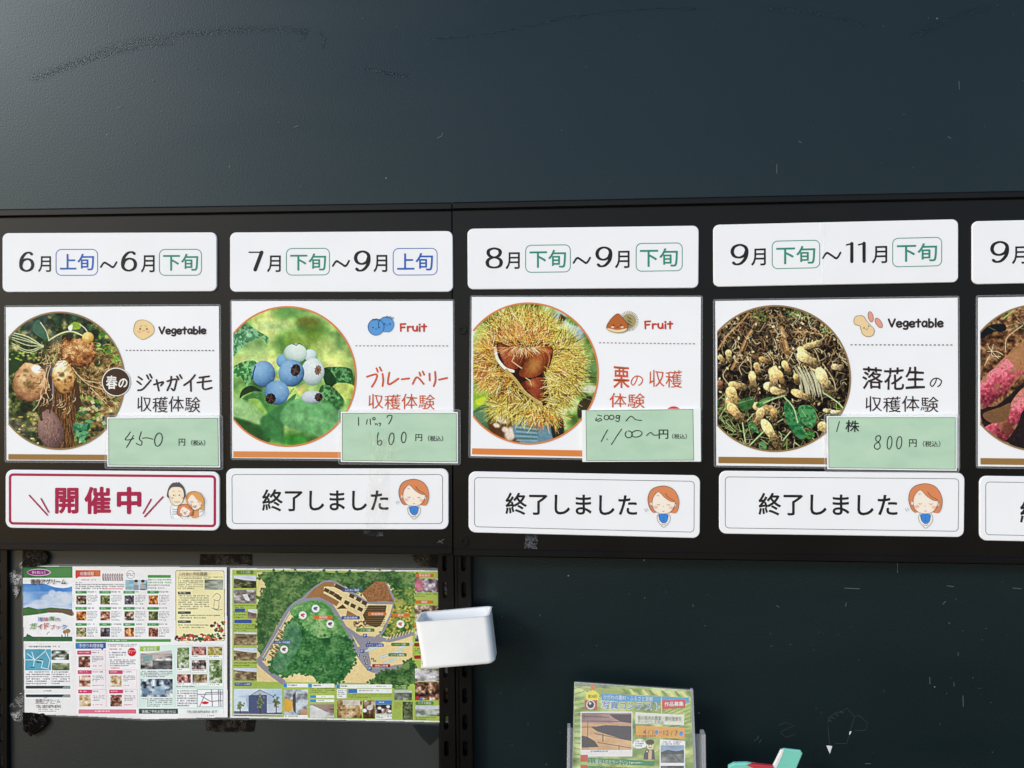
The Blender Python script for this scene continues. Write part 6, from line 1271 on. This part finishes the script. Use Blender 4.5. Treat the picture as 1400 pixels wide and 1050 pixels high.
F.append(tuple(range(n))[::-1]); F.append(tuple(range((len(RG) - 1) * n, len(RG) * n)))
M_WHITE = plastic_mat('white_plastic', (0.93, 0.93, 0.92), 0.32)
o = mesh('box_shell', V, F, M_WHITE, t); o.data.shade_smooth()
try: o.data.set_sharp_from_angle(angle=R(40))
except Exception: pass

# ================================================================== contest flyer in a clear stand
D_F = 0.052
t = thing('leaflet_stand', 'clear acrylic leaflet stand holding the photo contest flyer', 'leaflet stand', W(870, 1165, D_F))
M_ACR = clear_mat('clear_acrylic', 0.16, (0.8, 0.82, 0.85), 0.12); M_ACR2 = clear_mat('clear_acrylic_edge', 0.3, (0.7, 0.72, 0.75), 0.2)
slab('back_sheet', [(777, 996), (964, 1005), (966, 1170), (774, 1170)], D_F - .0075, D_F - .0055, M_ACR, t)
slab('front_sheet', [(776, 1086), (965, 1092), (966, 1170), (774, 1170)], D_F + .0055, D_F + .0075, M_ACR, t)
slab('side_strip', [(776.6, 996), (779.4, 996.2), (777.4, 1170), (774, 1170)], D_F - .0075, D_F + .0075, M_ACR2, t)
slab('side_strip', [(960.4, 1004.8), (964.4, 1005), (966, 1170), (962, 1170)], D_F - .0075, D_F + .0075, M_ACR2, t)
def paint_flyer(c):
    n = c.noise(12, 3, 2); c.C[:] = c.tint([(0, c255(96, 122, 60)), (.5, c255(158, 178, 96)), (1, c255(214, 222, 150))], n); c.at(770, 920, 7)
    for k in range(11): c.line([(150 + 10 * k, 135 + 6 * k), (560, 170 + 5 * k)], 1.1, c255(120, 140, 66) if k % 2 else c255(206, 206, 130), .7)
    for k in range(12): c.poly([(560 + 62 * k, 150 + 3 * k), (590 + 62 * k, 152 + 3 * k), (640 + 62 * k, 205 + 3 * k), (600 + 62 * k, 205 + 3 * k)], c255(232, 226, 150) if k % 2 else c255(120, 146, 66), .8)
    for k in range(26): c.line([(110, 150 + 26 * k), (200, 120 + 28 * k)], 1.2, c255(206, 216, 160) if k % 2 else c255(96, 136, 70), .6)
    for k in range(18): c.line([(960, 380 + 14 * k), (1210, 250 + 20 * k)], 1.6, c255(140, 166, 70) if k % 2 else c255(216, 216, 140), .55)
    c.rect(110, 85, 1240, 130, c255(132, 138, 140), .75); c.rect(265, 110, 300, 165, c255(226, 120, 70), .9)
    c.poly([(370, 198), (935, 230), (935, 282), (370, 262)], c255(84, 160, 206)); c.poly([(945, 226), (1205, 236), (1200, 285), (945, 262)], c255(84, 160, 206))
    st = []
    for k in range(28): r = 74 if k % 2 else 58; st.append((280 + r * math.cos(R(k * 360 / 28)), 225 + r * .85 * math.sin(R(k * 360 / 28))))
    c.poly(st, c255(246, 226, 60)); c.rect(206, 262, 325, 352, c255(190, 84, 70)); c.ell(263, 305, 42, 44, c255(246, 246, 240)); c.ell(263, 303, 32, 34, c255(36, 34, 38)); c.ell(257, 292, 12, 12, c255(206, 206, 210))
    c.poly([(945, 262), (1175, 255), (1165, 335), (945, 345)], c255(206, 66, 70)); c.line([(940, 235), (942, 385)], 1.2, c255(236, 226, 120))
    c.rect(165, 370, 662, 800, c255(232, 228, 226)); c.snap(176, 382, 652, 736, [(0, c255(176, 140, 104)), (.5, c255(204, 164, 116)), (1, c255(226, 190, 150))], 14, ax=3)
    c.snap(176, 382, 652, 480, [(0, c255(140, 112, 108)), (1, c255(196, 160, 146))], 12, ax=3); c.poly([(440, 395), (652, 395), (652, 480), (560, 470), (480, 430)], c255(66, 56, 60), .85)
    c.poly([(270, 520), (400, 500), (652, 510), (652, 645), (560, 630), (420, 590), (320, 556)], c255(72, 66, 74), .95); c.poly([(176, 600), (230, 610), (300, 650), (340, 710), (176, 715)], c255(62, 52, 50), .9)
    for p in ([(176, 460), (652, 466)], [(176, 520), (300, 515)], [(176, 412), (440, 425)], [(300, 580), (652, 650)], [(330, 665), (652, 720)]): c.line(p, .8, c255(60, 48, 46), .9)
    c.line([(200, 390), (200, 440)], .6, c255(50, 40, 40)); c.line([(236, 470), (232, 620)], .8, c255(50, 40, 40)); c.line([(380, 590), (380, 655)], 1.2, c255(40, 34, 40)); c.line([(535, 690), (535, 735)], .8, c255(40, 34, 40)); c.dashes(262, 740, 560, 768, 1, c255(80, 80, 90))
    c.poly([(690, 376), (1160, 402), (1155, 500), (690, 486)], c255(226, 228, 210)); c.poly([(695, 504), (1168, 524), (1160, 632), (695, 610)], c255(224, 168, 80)); c.dashes(700, 590, 1150, 624, 1, c255(120, 80, 40)); c.ell(893, 568, 17, 22, c255(70, 150, 206)); c.ell(1128, 580, 19, 22, c255(70, 150, 206)); c.poly([(920, 555), (948, 570), (920, 586)], c255(216, 120, 120))
    for x, y, a, b in ((730, 672, 56, 40), (690, 690, 26, 24), (770, 690, 26, 26), (725, 705, 46, 20)): c.ell(x, y, a, b, c255(244, 244, 240))
    c.dashes(690, 645, 770, 712, 3, c255(70, 80, 60))
    c.poly([(770, 780), (800, 735), (870, 735), (880, 830), (770, 830)], c255(90, 84, 90)); c.poly([(815, 740), (850, 740), (845, 830), (815, 830)], c255(206, 176, 140)); c.ell(832, 695, 34, 40, c255(238, 206, 170)); c.ell(832, 662, 40, 26, c255(76, 72, 60)); c.ell(803, 752, 18, 16, c255(50, 50, 56)); c.ell(803, 752, 9, 8, c255(220, 220, 226)); c.line([(816, 690), (822, 690)], .9, c255(60, 40, 40)); c.line([(844, 690), (850, 690)], .9, c255(60, 40, 40)); c.line([(820, 710), (832, 718), (846, 710)], .7, c255(150, 60, 50), 1, True); c.line([(880, 750), (905, 735)], 1.6, c255(238, 206, 170))
    c.poly([(925, 635), (1168, 650), (1165, 1010), (920, 1000)], c255(238, 238, 236)); c.snap(935, 695, 1155, 862, [(0, c255(90, 92, 94)), (.5, c255(150, 148, 140)), (1, c255(190, 196, 204))], 10, ax=2); c.rect(935, 692, 1155, 760, c255(150, 176, 206), .8); c.poly([(935, 760), (1000, 735), (1080, 750), (1155, 735), (1155, 775), (935, 780)], c255(60, 78, 70)); c.line([(1000, 750), (1080, 800), (1120, 850)], 1.5, c255(90, 90, 100)); c.snap(935, 888, 1155, 1000, [(0, c255(40, 40, 44)), (1, c255(150, 150, 150))], 10); c.dashes(945, 655, 1150, 690, 2, c255(70, 70, 80))
    c.poly([(240, 812), (880, 845), (865, 892), (235, 860)], c255(60, 140, 96)); c.rect(165, 785, 236, 850, c255(196, 90, 60)); c.rect(165, 880, 236, 1000, c255(196, 90, 60)); c.poly([(240, 890), (880, 915), (870, 960), (235, 940)], c255(60, 140, 96)); c.dashes(650, 850, 840, 875, 1, c255(236, 246, 236)); c.dashes(250, 905, 800, 935, 1, c255(236, 246, 236))
    c.at(0, 0, 1)
t = thing('contest_flyer', 'green and yellow photo contest flyer standing in the clear acrylic stand', 'flyer', W(865, 1160, D_F))
FQ = [(785.6, 933), (944.6, 944), (952, 1165), (780, 1165)]
c = Canvas(779, 932, 953, 1066, 1.7, 41); paint_flyer(c); c.crisp(.06, .6, 1.08); c.build('printed_sheet', D_F, t, keep=inside(FQ))
slab('backing_sheet', [np.array(p) for p in FQ], D_F - .0016, D_F - .0004, ink('d8dcc8'), t, bev=.0001)
slab('plastic_sleeve', rquad([(785, 931.6), (947.4, 942.6), (956, 1165), (779, 1165)], 2), D_F + .0016, D_F + .0020, clear_mat('clear_sleeve', 0.07, (0.85, 0.87, 0.9), 0.12), t, bev=.0002)
slab('sleeve_edge', [(944.8, 942.6), (947.6, 942.8), (956.4, 1165), (952.6, 1165)], D_F - .0018, D_F + .0022, M_ACR2, t, bev=.0002)
DF = D_F + .0003; FTR = (770, 920, 7)
words('white_lettering', DF, FTR, ink('f4f4ee'), t, [('かがわの農村・ふるさと景観', 384, 206, 858, 252, .05), ('作品募集', 968, 276, 1152, 322, -.02, {'bold': .02}), ('１Ｌ版以上のカラープリント', 250, 820, 650, 862, .05)])
a = Art(DF - .0001, FTR); a.text('写真コンテスト', 362, 262, 930, 350, .03, bold=.055).make('title_outline', ink('f6f6f2'), t)
Art(DF + .0002, FTR).text('写真コンテスト', 370, 268, 922, 344, .03, bold=.014).make('title_lettering', ink('4f86bc'), t)
words('dark_lettering', DF, FTR, ink('4c4a3c'), t, [('香川県内の農業・農村風景を', 712, 408, 1132, 452, .03), ('テーマにした作品', 712, 452, 962, 486, .03), ('4 / 1', 764, 542, 862, 588, .02), ('12 / 7', 960, 550, 1096, 598, .02), ('第28回', 236, 208, 322, 240)])

# ================================================================== teal and red painted ornament at the foot of the picture
t = thing('wooden_ornament', 'teal and red painted wooden ornament with a raised fin, cut off at the bottom edge', 'ornament', W(1045, 1150, 0.05))
M_TEAL = plastic_mat('teal_paint', hexc('7ccdb8'), 0.45); M_RED = plastic_mat('red_paint', hexc('c23a44'), 0.45); M_PW = plastic_mat('white_painted_edge', (0.78, 0.78, 0.75), 0.5)
T_ = lambda x, y: np.array([960 + x / 5.833, 960 + y / 5.833])
fin = [T_(640, 385), T_(655, 381), T_(785, 396), T_(796, 410), T_(700, 640), T_(520, 640), T_(585, 500)]
slab('fin', fin, 0.0500, 0.0530, M_TEAL, t, bev=.0012)
slab('fin_edge', [T_(634, 386), T_(652, 379), T_(640, 420), T_(585, 540), T_(530, 640), T_(505, 640), T_(575, 505)], 0.0502, 0.0535, M_PW, t, bev=.0008)
slab('body', [T_(225, 515), T_(260, 503), T_(360, 500), T_(470, 516), T_(560, 540), T_(700, 640), T_(660, 1100), T_(225, 1100)], 0.0505, 0.0555, M_TEAL, t, bev=.002)
slab('red_band', [T_(360, 501), T_(400, 503), T_(560, 519), T_(600, 640), T_(440, 620), T_(420, 530)], 0.0515, 0.0570, M_RED, t, bev=.001)

# ================================================================== old tape
M_TD = tape_mat('black_crinkled_tape', (0.0015, 0.0015, 0.0015), (0.16, 0.16, 0.16), .02, 90)
M_TC = tape_mat('clear_crackled_tape', (0.026, 0.028, 0.028), (0.70, 0.70, 0.68), .08, 130, .2)
M_TS = tape_mat('speckled_brown_tape', (0.005, 0.0046, 0.0042), (0.16, 0.13, 0.10), .04, 260)
M_TG = tape_mat('grey_scuffed_tape', (0.012, 0.012, 0.013), (0.20, 0.21, 0.23), .06, 160)
def tape(label, pts, d, mat, seed=0, rag=.7):
    r_ = random.Random(seed); P = []
    for i in range(len(pts)):
        a_, b_ = np.array(pts[i], float), np.array(pts[(i + 1) % len(pts)], float); k = max(1, int(np.linalg.norm(b_ - a_) / 3))
        for j in range(k): P.append(a_ + (b_ - a_) * j / k + np.array([r_.gauss(0, rag * .5), r_.gauss(0, rag * .5)]))
    ctr = np.mean(P, 0); t = thing('tape_piece', label, 'tape', W(*ctr, d), 'scraps of adhesive tape')
    slab('tape_film', P, d, d + .0005, mat, t, bev=.0001); return t
tape('black crinkled tape over the top left corner of the guide leaflet', [(31, 752), (58, 752), (66, 760), (62, 772), (44, 776), (30, 775)], D_G + .0008, M_TD, 1)
tape('clear crackled tape left of the guide leaflet, upper one', [(30, 768), (30, 800), (22, 820), (10, 788)], .0012, M_TC, 2)
tape('clear crackled tape left of the guide leaflet, lower one', [(30.5, 944), (33, 978), (33, 994), (22, 990), (10, 968)], .0012, M_TC, 3)
tape('black crinkled tape under the bottom left corner of the guide leaflet', [(31, 974), (60, 976), (65, 988), (54, 1001), (42, 1007), (32, 998)], D_G + .0008, M_TD, 4)
tape('dark tape strip above the gap between the leaflet and the map', [(273, 758), (336, 757.6), (344, 758), (344, 774), (336, 771), (273, 772.5)], .0012, M_TS, 5, .3)
tape('speckled tape strip below the gap between the leaflet and the map', [(281, 984), (349, 985), (346, 1000), (300, 1001), (282, 999)], .0012, M_TS, 6, .6)
tape('speckled brown tape above the top right corner of the map', [(563, 759), (600, 758), (600, 776), (574, 774), (566, 766)], .0012, M_TS, 7)
tape('dark pointed tape scrap below the bottom right corner of the map', [(564, 991), (601, 993), (600, 1006), (587, 1019), (576, 1008)], .0012, plastic_mat('dull_black_tape', (.008, .012, .014), .35), 8, .3)
tape('grey tape scrap under the ended plate of the blueberry card', [(497, 725), (524, 728), (524.5, 734), (512, 733), (497, 732)], D_B + .0003, M_TG, 9, .4)
tape('grey tape scrap under the ended plate of the chestnut card', [(719, 731), (736, 731), (734, 751), (717, 749)], D_B + .0003, M_TG, 10, .4)
for pts in ([(34, 785), (38, 785), (37, 850), (33, 900)], [(51, 788), (56, 788), (57, 880), (54, 945), (51, 900)]): pucker('guide_leaflet', D_G + .0030, pts)
for pts in ([(502, 776), (524, 776), (520, 792), (500, 795)], [(336, 775), (345, 775), (343, 790), (336, 792)]): pucker('park_map', D_G + .0020, pts)
print('objects', len(bpy.data.objects))
